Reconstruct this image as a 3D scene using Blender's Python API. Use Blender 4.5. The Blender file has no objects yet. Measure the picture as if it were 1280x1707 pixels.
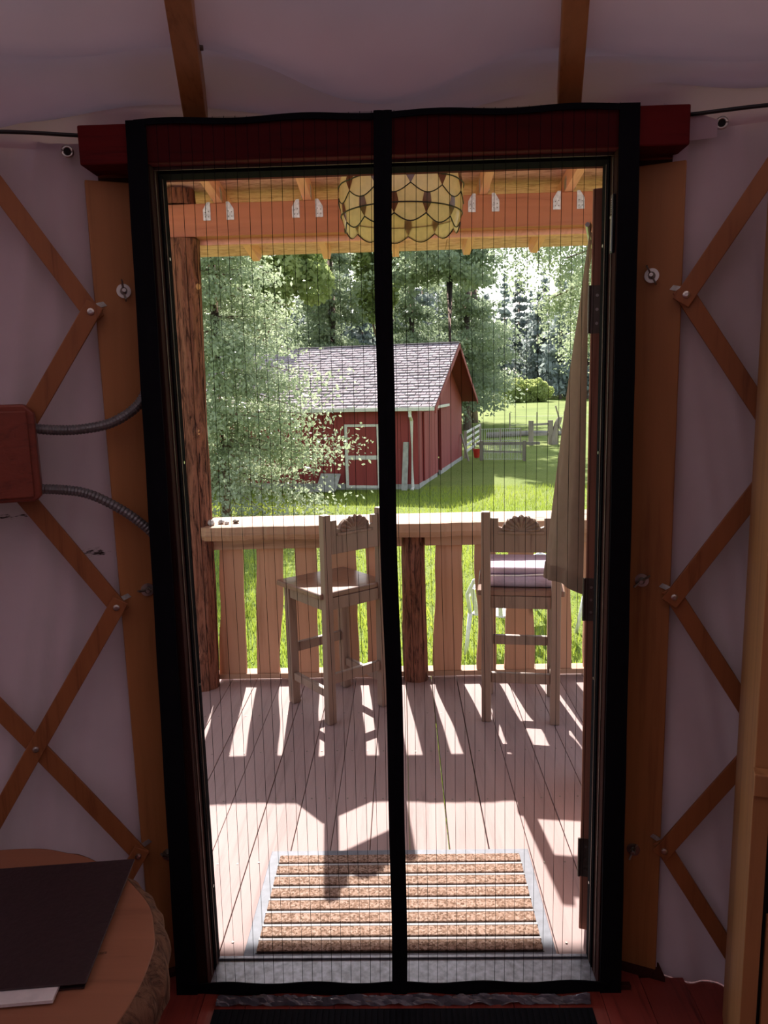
import bpy, bmesh, math, random
import numpy as np
from mathutils import Vector, Matrix, noise
R_ = math.radians
random.seed(7); rng = np.random.default_rng(7)
SC = bpy.context.scene
COL = SC.collection

# ------------------------------------------------------------------ camera, sky, sun, exposure
cam_d = bpy.data.cameras.new('camera')
cam = bpy.data.objects.new('camera', cam_d); COL.objects.link(cam)
SC.camera = cam
F_PX = 1254.0
cam_d.sensor_fit = 'VERTICAL'; cam_d.sensor_height = 36.0
cam_d.lens = F_PX * 36.0 / 1707.0
cam_d.clip_start = 0.02; cam_d.clip_end = 1000
YAW, PITCH, ROLL = R_(1.475), R_(9.5), R_(1.48)
fwd = Vector((-math.sin(YAW)*math.cos(PITCH), math.cos(YAW)*math.cos(PITCH), -math.sin(PITCH)))
rgt = Vector((math.cos(YAW), math.sin(YAW), 0)); upv = rgt.cross(fwd)
r2 = math.cos(ROLL)*rgt - math.sin(ROLL)*upv; u2 = math.sin(ROLL)*rgt + math.cos(ROLL)*upv
cam.matrix_world = Matrix(((r2.x, u2.x, -fwd.x, 0.031), (r2.y, u2.y, -fwd.y, -1.93), (r2.z, u2.z, -fwd.z, 1.63), (0, 0, 0, 1)))

SUN_EL, SUN_AZ = R_(38.5), R_(5.0)      # in front of the door, a little to the left
w = bpy.data.worlds.new('world'); SC.world = w; w.use_nodes = True
wn = w.node_tree; wn.nodes.clear()
sky = wn.nodes.new('ShaderNodeTexSky'); sky.sky_type = 'NISHITA'; sky.sun_disc = False
sky.sun_elevation = SUN_EL; sky.sun_rotation = -SUN_AZ; sky.dust_density = 1.5; sky.air_density = 1.0
bgn = wn.nodes.new('ShaderNodeBackground'); bgn.inputs['Strength'].default_value = 0.16
won = wn.nodes.new('ShaderNodeOutputWorld')
hsv = wn.nodes.new('ShaderNodeHueSaturation'); hsv.inputs['Saturation'].default_value = 0.55      # bright hazy sky
wn.links.new(sky.outputs[0], hsv.inputs['Color']); wn.links.new(hsv.outputs[0], bgn.inputs[0]); wn.links.new(bgn.outputs[0], won.inputs[0])
sun_d = bpy.data.lights.new('sun', 'SUN'); sun_d.energy = 6.0; sun_d.angle = R_(0.53); sun_d.color = (1, .94, .87)
sun = bpy.data.objects.new('sun', sun_d); COL.objects.link(sun)
sdir = Vector((-math.sin(SUN_AZ)*math.cos(SUN_EL), math.cos(SUN_AZ)*math.cos(SUN_EL), math.sin(SUN_EL)))
sun.rotation_euler = sdir.to_track_quat('Z', 'Y').to_euler(); sun.location = (-3, 40, 32)
vs = SC.view_settings
vs.view_transform = 'Standard'; vs.look = 'None'; vs.gamma = 1.0; vs.use_curve_mapping = False
vs.exposure = 1.4
SC.cycles.transparent_max_bounces = 24
SC.cycles.max_bounces = 10; SC.cycles.diffuse_bounces = 6

# ------------------------------------------------------------------ materials
MATS = {}
def nt(name):
    m = bpy.data.materials.new(name); m.use_nodes = True
    t = m.node_tree; t.nodes.clear(); MATS[name] = m
    o = t.nodes.new('ShaderNodeOutputMaterial')
    return m, t, o
def N(t, ty, **kw):
    n = t.nodes.new(ty)
    for k, v in kw.items():
        if k in n.inputs: n.inputs[k].default_value = v
        else: setattr(n, k, v)
    return n
def ramp(t, fac, stops):
    r = t.nodes.new('ShaderNodeValToRGB')
    while len(r.color_ramp.elements) < len(stops): r.color_ramp.elements.new(0.5)
    for e, (p, c) in zip(r.color_ramp.elements, stops):
        e.position = p; e.color = (*c[:3], 1)
    t.links.new(fac, r.inputs[0]); return r
def varied(t, col_out, amount=0.12):
    """shift the brightness a little from object to object"""
    oi = N(t, 'ShaderNodeObjectInfo')
    mr = N(t, 'ShaderNodeMapRange'); mr.inputs['To Min'].default_value = 1-amount; mr.inputs['To Max'].default_value = 1+amount
    t.links.new(oi.outputs['Random'], mr.inputs['Value'])
    hs = N(t, 'ShaderNodeHueSaturation'); t.links.new(mr.outputs[0], hs.inputs['Value']); t.links.new(col_out, hs.inputs['Color'])
    return hs.outputs[0]
def plain(name, col, rough=0.6, metal=0.0, spec=0.5, noise_amt=0.12, nscale=30, bump=0.0):
    m, t, o = nt(name)
    b = N(t, 'ShaderNodeBsdfPrincipled', Roughness=rough, Metallic=metal)
    b.inputs['Specular IOR Level'].default_value = spec
    tc = N(t, 'ShaderNodeTexCoord'); nz = N(t, 'ShaderNodeTexNoise', Scale=nscale, Detail=4.0)
    t.links.new(tc.outputs['Object'], nz.inputs['Vector'])
    a = tuple(max(0, c*(1-noise_amt)) for c in col); d = tuple(min(1, c*(1+noise_amt)) for c in col)
    r = ramp(t, nz.outputs[0], [(.3, a), (.7, d)])
    t.links.new(r.outputs[0], b.inputs['Base Color'])
    if bump:
        bp = N(t, 'ShaderNodeBump', Strength=bump, Distance=0.01); t.links.new(nz.outputs[0], bp.inputs['Height']); t.links.new(bp.outputs[0], b.inputs['Normal'])
    t.links.new(b.outputs[0], o.inputs[0]); return m
def wood(name, c1, c2, axis='Z', scale=18.0, rough=0.6, var=0.12, bump=0.25, knots=False, spec=0.4, coat=0.0):
    m, t, o = nt(name)
    b = N(t, 'ShaderNodeBsdfPrincipled', Roughness=rough); b.inputs['Specular IOR Level'].default_value = spec
    b.inputs['Coat Weight'].default_value = coat
    tc = N(t, 'ShaderNodeTexCoord'); oi = N(t, 'ShaderNodeObjectInfo')
    add = N(t, 'ShaderNodeVectorMath', operation='MULTIPLY_ADD')
    t.links.new(oi.outputs['Random'], add.inputs[0]); add.inputs[1].default_value = (7, 5, 9)
    t.links.new(tc.outputs['Object'], add.inputs[2])
    mp = N(t, 'ShaderNodeMapping'); t.links.new(add.outputs[0], mp.inputs['Vector'])
    s = [scale]*3; s['XYZ'.index(axis)] = scale*0.06; mp.inputs['Scale'].default_value = s
    n1 = N(t, 'ShaderNodeTexNoise', Scale=1.0, Detail=6.0, Roughness=.6, Distortion=1.2); t.links.new(mp.outputs[0], n1.inputs['Vector'])
    n2 = N(t, 'ShaderNodeTexNoise', Scale=5.0, Detail=3.0, Roughness=.7); t.links.new(mp.outputs[0], n2.inputs['Vector'])
    mx = N(t, 'ShaderNodeMath', operation='MULTIPLY_ADD'); t.links.new(n2.outputs[0], mx.inputs[0]); mx.inputs[1].default_value = .35
    t.links.new(n1.outputs[0], mx.inputs[2])
    r = ramp(t, mx.outputs[0], [(.45, c2), (.62, c1), (.85, tuple(c*1.12 for c in c1))])
    colr = r.outputs[0]
    if knots:
        mp2 = N(t, 'ShaderNodeMapping'); k = [5.0]*3; k['XYZ'.index(axis)] = 2.2; mp2.inputs['Scale'].default_value = k
        t.links.new(add.outputs[0], mp2.inputs['Vector'])
        vo = N(t, 'ShaderNodeTexVoronoi', Scale=1.0); t.links.new(mp2.outputs[0], vo.inputs['Vector'])
        kr = ramp(t, vo.outputs['Distance'], [(.06, (0, 0, 0)), (.13, (1, 1, 1))])
        mixk = N(t, 'ShaderNodeMix', data_type='RGBA'); t.links.new(kr.outputs[0], mixk.inputs['Factor'])
        mixk.inputs['A'].default_value = (c2[0]*.45, c2[1]*.4, c2[2]*.4, 1); t.links.new(colr, mixk.inputs['B']); colr = mixk.outputs['Result']
    t.links.new(varied(t, colr, var), b.inputs['Base Color'])
    if bump:
        bp = N(t, 'ShaderNodeBump', Strength=bump, Distance=0.004); t.links.new(mx.outputs[0], bp.inputs['Height']); t.links.new(bp.outputs[0], b.inputs['Normal'])
    t.links.new(b.outputs[0], o.inputs[0]); return m
def bark(name, c1, c2, scale=14):
    m, t, o = nt(name)
    b = N(t, 'ShaderNodeBsdfPrincipled', Roughness=.9); b.inputs['Specular IOR Level'].default_value = .2
    tc = N(t, 'ShaderNodeTexCoord'); mp = N(t, 'ShaderNodeMapping'); mp.inputs['Scale'].default_value = (scale, scale, scale*.13)
    t.links.new(tc.outputs['Object'], mp.inputs['Vector'])
    n1 = N(t, 'ShaderNodeTexNoise', Scale=2.0, Detail=8.0, Roughness=.7, Distortion=.8); t.links.new(mp.outputs[0], n1.inputs['Vector'])
    r = ramp(t, n1.outputs[0], [(.36, c2), (.52, c1), (.72, tuple(c*1.35 for c in c1))])
    t.links.new(r.outputs[0], b.inputs['Base Color'])
    bp = N(t, 'ShaderNodeBump', Strength=.9, Distance=0.02); t.links.new(n1.outputs[0], bp.inputs['Height']); t.links.new(bp.outputs[0], b.inputs['Normal'])
    t.links.new(b.outputs[0], o.inputs[0]); return m
def leafy(name, c1, c2, trans=.45, var=.2, nscale=1.2, rough=.55):
    m, t, o = nt(name)
    tc = N(t, 'ShaderNodeTexCoord'); nz = N(t, 'ShaderNodeTexNoise', Scale=nscale, Detail=3.0); t.links.new(tc.outputs['Object'], nz.inputs['Vector'])
    r = ramp(t, nz.outputs[0], [(.35, c2), (.65, c1)]); c = varied(t, r.outputs[0], var)
    d = N(t, 'ShaderNodeBsdfPrincipled', Roughness=rough); d.inputs['Specular IOR Level'].default_value = .45
    tr = N(t, 'ShaderNodeBsdfTranslucent'); mx = N(t, 'ShaderNodeMixShader', Fac=trans)
    t.links.new(c, d.inputs['Base Color']); t.links.new(c, tr.inputs['Color'])
    t.links.new(d.outputs[0], mx.inputs[1]); t.links.new(tr.outputs[0], mx.inputs[2]); t.links.new(mx.outputs[0], o.inputs[0]); return m
def cloth(name, c1, c2, trans, nscale=40, rough=.85, stains=None):
    m, t, o = nt(name)
    tc = N(t, 'ShaderNodeTexCoord'); nz = N(t, 'ShaderNodeTexNoise', Scale=nscale, Detail=3.0); t.links.new(tc.outputs['Object'], nz.inputs['Vector'])
    r = ramp(t, nz.outputs[0], [(.3, c2), (.7, c1)]); c = r.outputs[0]
    for (sc, size) in (stains or []):
        sub = N(t, 'ShaderNodeVectorMath', operation='SUBTRACT'); t.links.new(tc.outputs['Object'], sub.inputs[0]); sub.inputs[1].default_value = sc
        dv = N(t, 'ShaderNodeVectorMath', operation='DIVIDE'); t.links.new(sub.outputs[0], dv.inputs[0]); dv.inputs[1].default_value = size
        ln = N(t, 'ShaderNodeVectorMath', operation='LENGTH'); t.links.new(dv.outputs[0], ln.inputs[0])
        mp = N(t, 'ShaderNodeMapping'); mp.inputs['Scale'].default_value = (60, 60, 260); t.links.new(tc.outputs['Object'], mp.inputs['Vector'])
        n2 = N(t, 'ShaderNodeTexNoise', Scale=1.0, Detail=4.0); t.links.new(mp.outputs[0], n2.inputs['Vector'])
        sm = N(t, 'ShaderNodeMath', operation='MULTIPLY_ADD'); t.links.new(n2.outputs[0], sm.inputs[0]); sm.inputs[1].default_value = 2.4; t.links.new(ln.outputs[1], sm.inputs[2])
        kr = ramp(t, sm.outputs[0], [(0.0, (1, 1, 1)), (.999, (1, 1, 1))])
        mr = N(t, 'ShaderNodeMapRange'); mr.inputs['From Min'].default_value = 1.45; mr.inputs['From Max'].default_value = 1.75
        t.links.new(sm.outputs[0], mr.inputs['Value'])
        mk = N(t, 'ShaderNodeMix', data_type='RGBA'); t.links.new(mr.outputs[0], mk.inputs['Factor']); mk.inputs['A'].default_value = (.05, .035, .035, 1)
        t.links.new(c, mk.inputs['B']); c = mk.outputs['Result']
    d = N(t, 'ShaderNodeBsdfDiffuse', Roughness=rough); tr = N(t, 'ShaderNodeBsdfTranslucent'); mx = N(t, 'ShaderNodeMixShader', Fac=trans)
    t.links.new(c, d.inputs['Color']); t.links.new(c, tr.inputs['Color'])
    t.links.new(d.outputs[0], mx.inputs[1]); t.links.new(tr.outputs[0], mx.inputs[2]); t.links.new(mx.outputs[0], o.inputs[0]); return m

CANVAS_T = 0.03
M_canvas = cloth('canvas', (.64, .53, .60), (.58, .475, .54), CANVAS_T, 6,
                 stains=[((-.95, -.20, 1.335), (.10, .2, .010)), ((-.765, -.08, 1.225), (.05, .2, .020))])
M_roofcanvas = cloth('roof_canvas', (.74, .60, .635), (.68, .55, .585), CANVAS_T*3.4, 5)
M_curtain = cloth('curtain_cloth', (.46, .32, .25), (.40, .28, .215), .22, 30)
M_header = wood('mahogany_stain', (.11, .008, .009), (.055, .005, .006), 'X', 22, .7, .05, .25, False, .10)
M_frame = wood('dark_frame_stain', (.045, .013, .011), (.028, .009, .008), 'Z', 22, .8, .05, .1, False, .08)
M_trim = wood('fir_panel', (.40, .17, .06), (.27, .105, .04), 'Z', 9, .5, .06, .1)
M_lattice = wood('lattice_wood', (.34, .125, .045), (.22, .075, .028), 'Z', 26, .45, .10, .1)
M_rafter = wood('rafter_wood', (.42, .19, .065), (.29, .12, .04), 'Y', 20, .5, .06)
M_pine = wood('cabinet_pine', (.42, .20, .08), (.30, .13, .05), 'Z', 14, .45, .06)
M_floor = wood('floor_stain', (.24, .045, .035), (.13, .022, .02), 'Y', 30, .35, .10)
M_box = wood('box_stain', (.22, .05, .03), (.13, .028, .02), 'X', 30, .4, .03)
M_black = plain('black_fabric', (.006, .006, .009), .9, 0, .06)
M_blackp = plain('black_plastic', (.012, .012, .014), .35)
M_tape = plain('crumpled_tape', (.11, .11, .14), .22, 0, .8, .3, 20)
M_steel = plain('zinc_steel', (.62, .60, .56), .28, 1.0)
M_galv = plain('galvanised', (.52, .52, .50), .45, 1.0, .5, .25, 60)
M_hinge = plain('dark_hinge', (.22, .19, .16), .45, .6)
M_conduit = plain('conduit_grey', (.20, .20, .21), .4, .6, .5)
M_sill = plain('sill_metal', (.22, .23, .28), .4, .35, .5, .35, 60)
M_weather = plain('weatherstrip', (.13, .075, .055), .6)
M_binder = plain('binder_leather', (.035, .018, .022), .5, 0, .4, .15, 90, .15)
M_paper = plain('paper', (.75, .72, .74), .7)
M_slab = wood('slab_wood', (.33, .14, .08), (.22, .09, .052), 'X', 10, .4, .0, .1)
M_slabbark = bark('slab_bark', (.26, .135, .085), (.08, .038, .028), 20)
M_log = bark('cedar_log', (.30, .125, .08), (.035, .013, .010), 26)
M_logend = wood('log_end', (.55, .30, .13), (.4, .2, .09), 'Z', 20)
M_deck = wood('deck_wood', (.375, .262, .25), (.29, .195, .185), 'Y', 12, .75, .07, .2)
M_rail = wood('rail_wood', (.44, .26, .165), (.29, .155, .095), 'X', 14, .7, .06, .2, True)
M_bal = wood('baluster_wood', (.52, .28, .17), (.40, .20, .115), 'Z', 12, .7, .10, .2, True)
M_beam = wood('beam_wood', (.48, .17, .095), (.32, .105, .06), 'X', 10, .6, .04, .2, True)
M_raft2 = wood('porch_rafter_wood', (.80, .40, .31), (.66, .30, .23), 'Y', 12, .6, .08, .2)
M_osb = None
M_chair = wood('stool_wood', (.27, .175, .13), (.165, .10, .074), 'Z', 16, .5, .06, .25)
M_seat = wood('stool_seat_wood', (.26, .15, .11), (.15, .085, .06), 'X', 16, .28, .04, .25)
M_cush1 = plain('lavender_cushion', (.50, .40, .50), .8, 0, .2, .08, 60)
M_cush2 = plain('sunlit_sliver', (.85, .82, .82), .8)
M_matgrey = plain('mat_border', (.17, .18, .22), .6, 0, .3, .15, 40)
M_rib = plain('mat_rib', (.42, .40, .41), .8)
M_white = plain('white_resin', (.82, .81, .80), .45)
M_trimw = plain('white_trim', (.74, .70, .66), .6)
M_red = wood('barn_red', (.28, .042, .042), (.22, .03, .032), 'Z', 8, .7, .05, .15)
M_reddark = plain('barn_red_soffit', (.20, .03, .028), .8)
M_dark = plain('dark_inside', (.012, .01, .01), .9)
M_grey = plain('grey_board', (.42, .40, .38), .8, 0, .2, .2, 8)
M_weathered = wood('weathered_rail', (.33, .29, .25), (.2, .17, .15), 'X', 10, .9, .15)
M_weatheredz = wood('weathered_post', (.30, .25, .20), (.18, .15, .12), 'Z', 10, .9, .15)
M_stone = plain('pebble', (.55, .53, .52), .7, 0, .3, .4, 30)
M_redb = plain('red_bucket', (.55, .03, .02), .4)
M_mulch = plain('dirt', (.36, .27, .20), .95, 0, .1, .3, 3)
M_trunk = bark('pine_trunk', (.34, .25, .22), (.16, .115, .10), 3)
M_trunk2 = bark('cedar_trunk', (.26, .17, .12), (.10, .065, .05), 8)
M_leafnear = leafy('cedar_leaf', (.54, .60, .42), (.36, .43, .25), .5, .1, .8, .3)
M_leafmid = leafy('pine_leaf', (.36, .42, .28), (.22, .27, .17), .5, .15, .35)
M_leaffar = leafy('hazed_fir_leaf', (.40, .45, .41), (.29, .33, .315), .5, .2, .12)  # distance haze is put into the pale grey leaf colour
M_leafbright = leafy('broad_leaf', (.46, .53, .22), (.34, .42, .16), .55, .12, .4)
M_bush = leafy('bush_leaf', (.56, .62, .26), (.46, .52, .19), .6, .05, .3)
M_grass = leafy('grass_blade', (.46, .52, .075), (.30, .39, .055), .5, .0, .25)

def mk_osb():
    m, t, o = nt('osb_sheathing')
    b = N(t, 'ShaderNodeBsdfPrincipled', Roughness=.75)
    tc = N(t, 'ShaderNodeTexCoord'); mp = N(t, 'ShaderNodeMapping'); mp.inputs['Scale'].default_value = (14, 60, 14); t.links.new(tc.outputs['Object'], mp.inputs['Vector'])
    vo = N(t, 'ShaderNodeTexVoronoi', Scale=1.0, Randomness=1.0); t.links.new(mp.outputs[0], vo.inputs['Vector'])
    nz = N(t, 'ShaderNodeTexNoise', Scale=2.5, Detail=5.0); t.links.new(mp.outputs[0], nz.inputs['Vector'])
    sp = N(t, 'ShaderNodeSeparateColor'); t.links.new(vo.outputs['Color'], sp.inputs[0])
    ad = N(t, 'ShaderNodeMath', operation='MULTIPLY_ADD'); t.links.new(sp.outputs[0], ad.inputs[0]); ad.inputs[1].default_value = .4; t.links.new(nz.outputs[0], ad.inputs[2])
    r = ramp(t, ad.outputs[0], [(.4, (.46, .235, .20)), (.65, (.68, .37, .33)), (.9, (.80, .48, .43))])
    t.links.new(r.outputs[0], b.inputs['Base Color']); t.links.new(b.outputs[0], o.inputs[0]); return m
M_osb = mk_osb()
def mk_screen():
    m, t, o = nt('screen_mesh')
    tr = N(t, 'ShaderNodeBsdfTransparent'); d = N(t, 'ShaderNodeBsdfDiffuse', Color=(.012, .012, .016, 1)); mx = N(t, 'ShaderNodeMixShader')
    tc = N(t, 'ShaderNodeTexCoord'); nz = N(t, 'ShaderNodeTexNoise', Scale=5.0, Detail=2.0); t.links.new(tc.outputs['Object'], nz.inputs['Vector'])
    mr = N(t, 'ShaderNodeMapRange'); mr.inputs['To Min'].default_value = .24; mr.inputs['To Max'].default_value = .32; t.links.new(nz.outputs[0], mr.inputs['Value'])
    t.links.new(mr.outputs[0], mx.inputs[0]); t.links.new(tr.outputs[0], mx.inputs[1]); t.links.new(d.outputs[0], mx.inputs[2]); t.links.new(mx.outputs[0], o.inputs[0]); return m
M_screen = mk_screen()
def mk_glass(name, col, trans=.75):
    m, t, o = nt(name)
    tc = N(t, 'ShaderNodeTexCoord'); nz = N(t, 'ShaderNodeTexNoise', Scale=35.0, Detail=4.0); t.links.new(tc.outputs['Object'], nz.inputs['Vector'])
    r = ramp(t, nz.outputs[0], [(.3, tuple(c*.82 for c in col)), (.7, col)])
    d = N(t, 'ShaderNodeBsdfPrincipled', Roughness=.12); tr = N(t, 'ShaderNodeBsdfTranslucent'); mx = N(t, 'ShaderNodeMixShader', Fac=trans)
    t.links.new(r.outputs[0], d.inputs['Base Color']); t.links.new(r.outputs[0], tr.inputs['Color'])
    t.links.new(d.outputs[0], mx.inputs[1]); t.links.new(tr.outputs[0], mx.inputs[2]); t.links.new(mx.outputs[0], o.inputs[0]); return m
M_cream = mk_glass('cream_glass', (.92, .70, .47))
M_amber = mk_glass('brown_glass', (.16, .055, .028), .4)
M_lead = plain('lead_came', (.03, .022, .018), .5, .5)
def mk_speckle(name, cols, scale):
    m, t, o = nt(name); b = N(t, 'ShaderNodeBsdfPrincipled', Roughness=.95); b.inputs['Specular IOR Level'].default_value = .1
    tc = N(t, 'ShaderNodeTexCoord'); vo = N(t, 'ShaderNodeTexVoronoi', Scale=scale); t.links.new(tc.outputs['Object'], vo.inputs['Vector'])
    sp = N(t, 'ShaderNodeSeparateColor'); t.links.new(vo.outputs['Color'], sp.inputs[0])
    r = ramp(t, sp.outputs[0], [(i/(len(cols)-1), c) for i, c in enumerate(cols)])
    t.links.new(r.outputs[0], b.inputs['Base Color'])
    bp = N(t, 'ShaderNodeBump', Strength=.6, Distance=.004); t.links.new(sp.outputs[1], bp.inputs['Height']); t.links.new(bp.outputs[0], b.inputs['Normal'])
    t.links.new(b.outputs[0], o.inputs[0]); return m
M_matbrown = mk_speckle('mat_carpet', [(.13, .075, .05), (.30, .19, .14), (.45, .32, .26)], 170)
M_shingle = mk_speckle('shingle', [(.36, .29, .31), (.44, .37, .39), (.52, .45, .47)], 8)
def mk_lawn():
    m, t, o = nt('lawn')
    b = N(t, 'ShaderNodeBsdfPrincipled', Roughness=.9); b.inputs['Specular IOR Level'].default_value = .15
    tc = N(t, 'ShaderNodeTexCoord')
    n1 = N(t, 'ShaderNodeTexNoise', Scale=.16, Detail=5.0, Roughness=.6); t.links.new(tc.outputs['Object'], n1.inputs['Vector'])
    n2 = N(t, 'ShaderNodeTexNoise', Scale=9.0, Detail=4.0, Roughness=.7); t.links.new(tc.outputs['Object'], n2.inputs['Vector'])
    ad = N(t, 'ShaderNodeMath', operation='MULTIPLY_ADD'); t.links.new(n2.outputs[0], ad.inputs[0]); ad.inputs[1].default_value = .5; t.links.new(n1.outputs[0], ad.inputs[2])
    r = ramp(t, ad.outputs[0], [(.5, (.10, .15, .024)), (.72, (.17, .225, .038)), (.95, (.25, .285, .075))])
    # bare soil around the foot of the cedar and thin grass
    sub = N(t, 'ShaderNodeVectorMath', operation='SUBTRACT'); t.links.new(tc.outputs['Object'], sub.inputs[0]); sub.inputs[1].default_value = (-3.4, 13.6, -1.2)
    dv = N(t, 'ShaderNodeVectorMath', operation='DIVIDE'); t.links.new(sub.outputs[0], dv.inputs[0]); dv.inputs[1].default_value = (2.6, 1.5, 3)
    ln = N(t, 'ShaderNodeVectorMath', operation='LENGTH'); t.links.new(dv.outputs[0], ln.inputs[0])
    sm = N(t, 'ShaderNodeMath', operation='MULTIPLY_ADD'); t.links.new(n2.outputs[0], sm.inputs[0]); sm.inputs[1].default_value = 1.0; t.links.new(ln.outputs[1], sm.inputs[2])
    mr = N(t, 'ShaderNodeMapRange'); mr.inputs['From Min'].default_value = 1.1; mr.inputs['From Max'].default_value = 1.6; t.links.new(sm.outputs[0], mr.inputs['Value'])
    mk = N(t, 'ShaderNodeMix', data_type='RGBA'); t.links.new(mr.outputs[0], mk.inputs['Factor']); mk.inputs['A'].default_value = (.30, .23, .17, 1); t.links.new(r.outputs[0], mk.inputs['B'])
    t.links.new(mk.outputs['Result'], b.inputs['Base Color'])
    bp = N(t, 'ShaderNodeBump', Strength=.8, Distance=.08); t.links.new(n2.outputs[0], bp.inputs['Height']); t.links.new(bp.outputs[0], b.inputs['Normal'])
    t.links.new(b.outputs[0], o.inputs[0]); return m
M_lawn = mk_lawn()
def mk_dome():
    m, t, o = nt('dome_acrylic'); tr = N(t, 'ShaderNodeBsdfTranslucent', Color=(.8, .8, .8, 1)); d = N(t, 'ShaderNodeBsdfDiffuse', Color=(.8, .8, .8, 1)); mx = N(t, 'ShaderNodeMixShader', Fac=.35)
    t.links.new(d.outputs[0], mx.inputs[1]); t.links.new(tr.outputs[0], mx.inputs[2]); t.links.new(mx.outputs[0], o.inputs[0]); return m
M_dome = mk_dome()

# ------------------------------------------------------------------ mesh helpers
class MB:
    def __init__(s): s.v = []; s.f = []
    def add(s, vs_, fs):
        b = len(s.v); s.v += [tuple(p) for p in vs_]; s.f += [tuple(i+b for i in f) for f in fs]; return s
    def box(s, x0, x1, y0, y1, z0, z1):
        return s.add([(x0,y0,z0),(x1,y0,z0),(x1,y1,z0),(x0,y1,z0),(x0,y0,z1),(x1,y0,z1),(x1,y1,z1),(x0,y1,z1)],
                     [(0,3,2,1),(4,5,6,7),(0,1,5,4),(1,2,6,5),(2,3,7,6),(3,0,4,7)])
    def bar(s, p, q, wd, th, up=(0,0,1)):
        p, q = Vector(p), Vector(q); d = (q-p).normalized(); u = Vector(up); side = d.cross(u)
        if side.length < 1e-5: side = d.cross(Vector((1,0,0)))
        side.normalize(); n = side.cross(d).normalized(); a = side*wd/2; b = n*th/2
        return s.add([p-a-b,p+a-b,p+a+b,p-a+b,q-a-b,q+a-b,q+a+b,q-a+b], [(0,1,2,3),(7,6,5,4),(0,4,5,1),(1,5,6,2),(2,6,7,3),(3,7,4,0)])
    def prism(s, poly, fn0, fn1):
        """poly: list of 2-D points, fn0/fn1 map them to the two faces"""
        n = len(poly); a = [fn0(*p) for p in poly]; b = [fn1(*p) for p in poly]
        return s.add(a+b, [tuple(range(n))[::-1], tuple(range(n, 2*n))] + [(i, (i+1) % n, n+(i+1) % n, n+i) for i in range(n)])
    def tube(s, pts, r, seg=8, cap=True):
        pts = [Vector(p) for p in pts]; n = len(pts); rs = r if isinstance(r, (list, tuple)) else [r]*n
        vv = []; ref = Vector((0, 0, 1))
        for i, p in enumerate(pts):
            d = (pts[min(i+1, n-1)]-pts[max(i-1, 0)]).normalized()
            a = d.cross(ref)
            if a.length < 1e-3: a = d.cross(Vector((1, 0, 0)))
            a.normalize(); b = a.cross(d).normalized()
            for k in range(seg):
                t = 2*math.pi*k/seg; vv.append(p+a*math.cos(t)*rs[i]+b*math.sin(t)*rs[i])
        ff = [(i*seg+k, i*seg+(k+1) % seg, (i+1)*seg+(k+1) % seg, (i+1)*seg+k) for i in range(n-1) for k in range(seg)]
        if cap: ff += [tuple(range(seg))[::-1], tuple((n-1)*seg+k for k in range(seg))]
        return s.add(vv, ff)
    def lathe(s, prof, seg=24, c=(0, 0, 0), cap=True):
        vv = [(c[0]+r*math.cos(2*math.pi*k/seg), c[1]+r*math.sin(2*math.pi*k/seg), c[2]+z) for r, z in prof for k in range(seg)]
        n = len(prof); ff = [(i*seg+k, i*seg+(k+1) % seg, (i+1)*seg+(k+1) % seg, (i+1)*seg+k) for i in range(n-1) for k in range(seg)]
        if cap: ff += [tuple(range(seg))[::-1], tuple((n-1)*seg+k for k in range(seg))]
        return s.add(vv, ff)
    def grid(s, fn, nu, nv):
        vv = [fn(i/nu, j/nv) for j in range(nv+1) for i in range(nu+1)]
        return s.add(vv, [(j*(nu+1)+i, j*(nu+1)+i+1, (j+1)*(nu+1)+i+1, (j+1)*(nu+1)+i) for j in range(nv) for i in range(nu)])
    def mesh(s, name, mat, smooth=False):
        me = bpy.data.meshes.new(name); me.from_pydata(s.v, [], s.f); me.update()
        bm = bmesh.new(); bm.from_mesh(me); bmesh.ops.recalc_face_normals(bm, faces=bm.faces); bm.to_mesh(me); bm.free()
        if smooth: me.polygons.foreach_set('use_smooth', [True]*len(me.polygons))
        if mat: me.materials.append(mat)
        return me
    def build(s, name, mat, parent=None, smooth=False, bevel=0, kind=None, world=False, solid=0):
        o = bpy.data.objects.new(name, s.mesh(name, mat, smooth)); COL.objects.link(o)
        if parent is not None: attach(o, parent, world)
        if solid:
            md = o.modifiers.new('thickness', 'SOLIDIFY'); md.thickness = solid; md.offset = 0
        if bevel:
            md = o.modifiers.new('edges', 'BEVEL'); md.width = bevel; md.segments = 2; md.limit_method = 'ANGLE'
        if kind: o['kind'] = kind
        return o
def attach(o, parent, world=False):
    o.parent = parent
    if world and parent.parent is None: o.matrix_parent_inverse = Matrix.Translation(parent.location).inverted()
def tag(o, label, cat=None, group=None, kind=None):
    o['label'] = label
    if cat: o['category'] = cat
    if group: o['group'] = group
    if kind: o['kind'] = kind
    return o
def thing(name, label, cat, loc=(0, 0, 0), rz=0, group=None, kind=None):
    o = bpy.data.objects.new(name, None); COL.objects.link(o); o.empty_display_size = .1
    o.location = loc; o.rotation_euler = (0, 0, rz); return tag(o, label, cat, group, kind)
def tri_mesh(name, verts, faces, mat, smooth=False):
    """fast path for numpy arrays: faces of one size"""
    me = bpy.data.meshes.new(name); nv, nf, k = len(verts), len(faces), faces.shape[1]
    me.vertices.add(nv); me.vertices.foreach_set('co', np.ascontiguousarray(verts, dtype=np.float32).ravel())
    me.loops.add(nf*k); me.loops.foreach_set('vertex_index', np.ascontiguousarray(faces, dtype=np.int32).ravel())
    me.polygons.add(nf); me.polygons.foreach_set('loop_start', np.arange(0, nf*k, k, dtype=np.int32)); me.polygons.foreach_set('loop_total', np.full(nf, k, dtype=np.int32))
    me.update(calc_edges=True); me.validate(); me.materials.append(mat); return me
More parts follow.
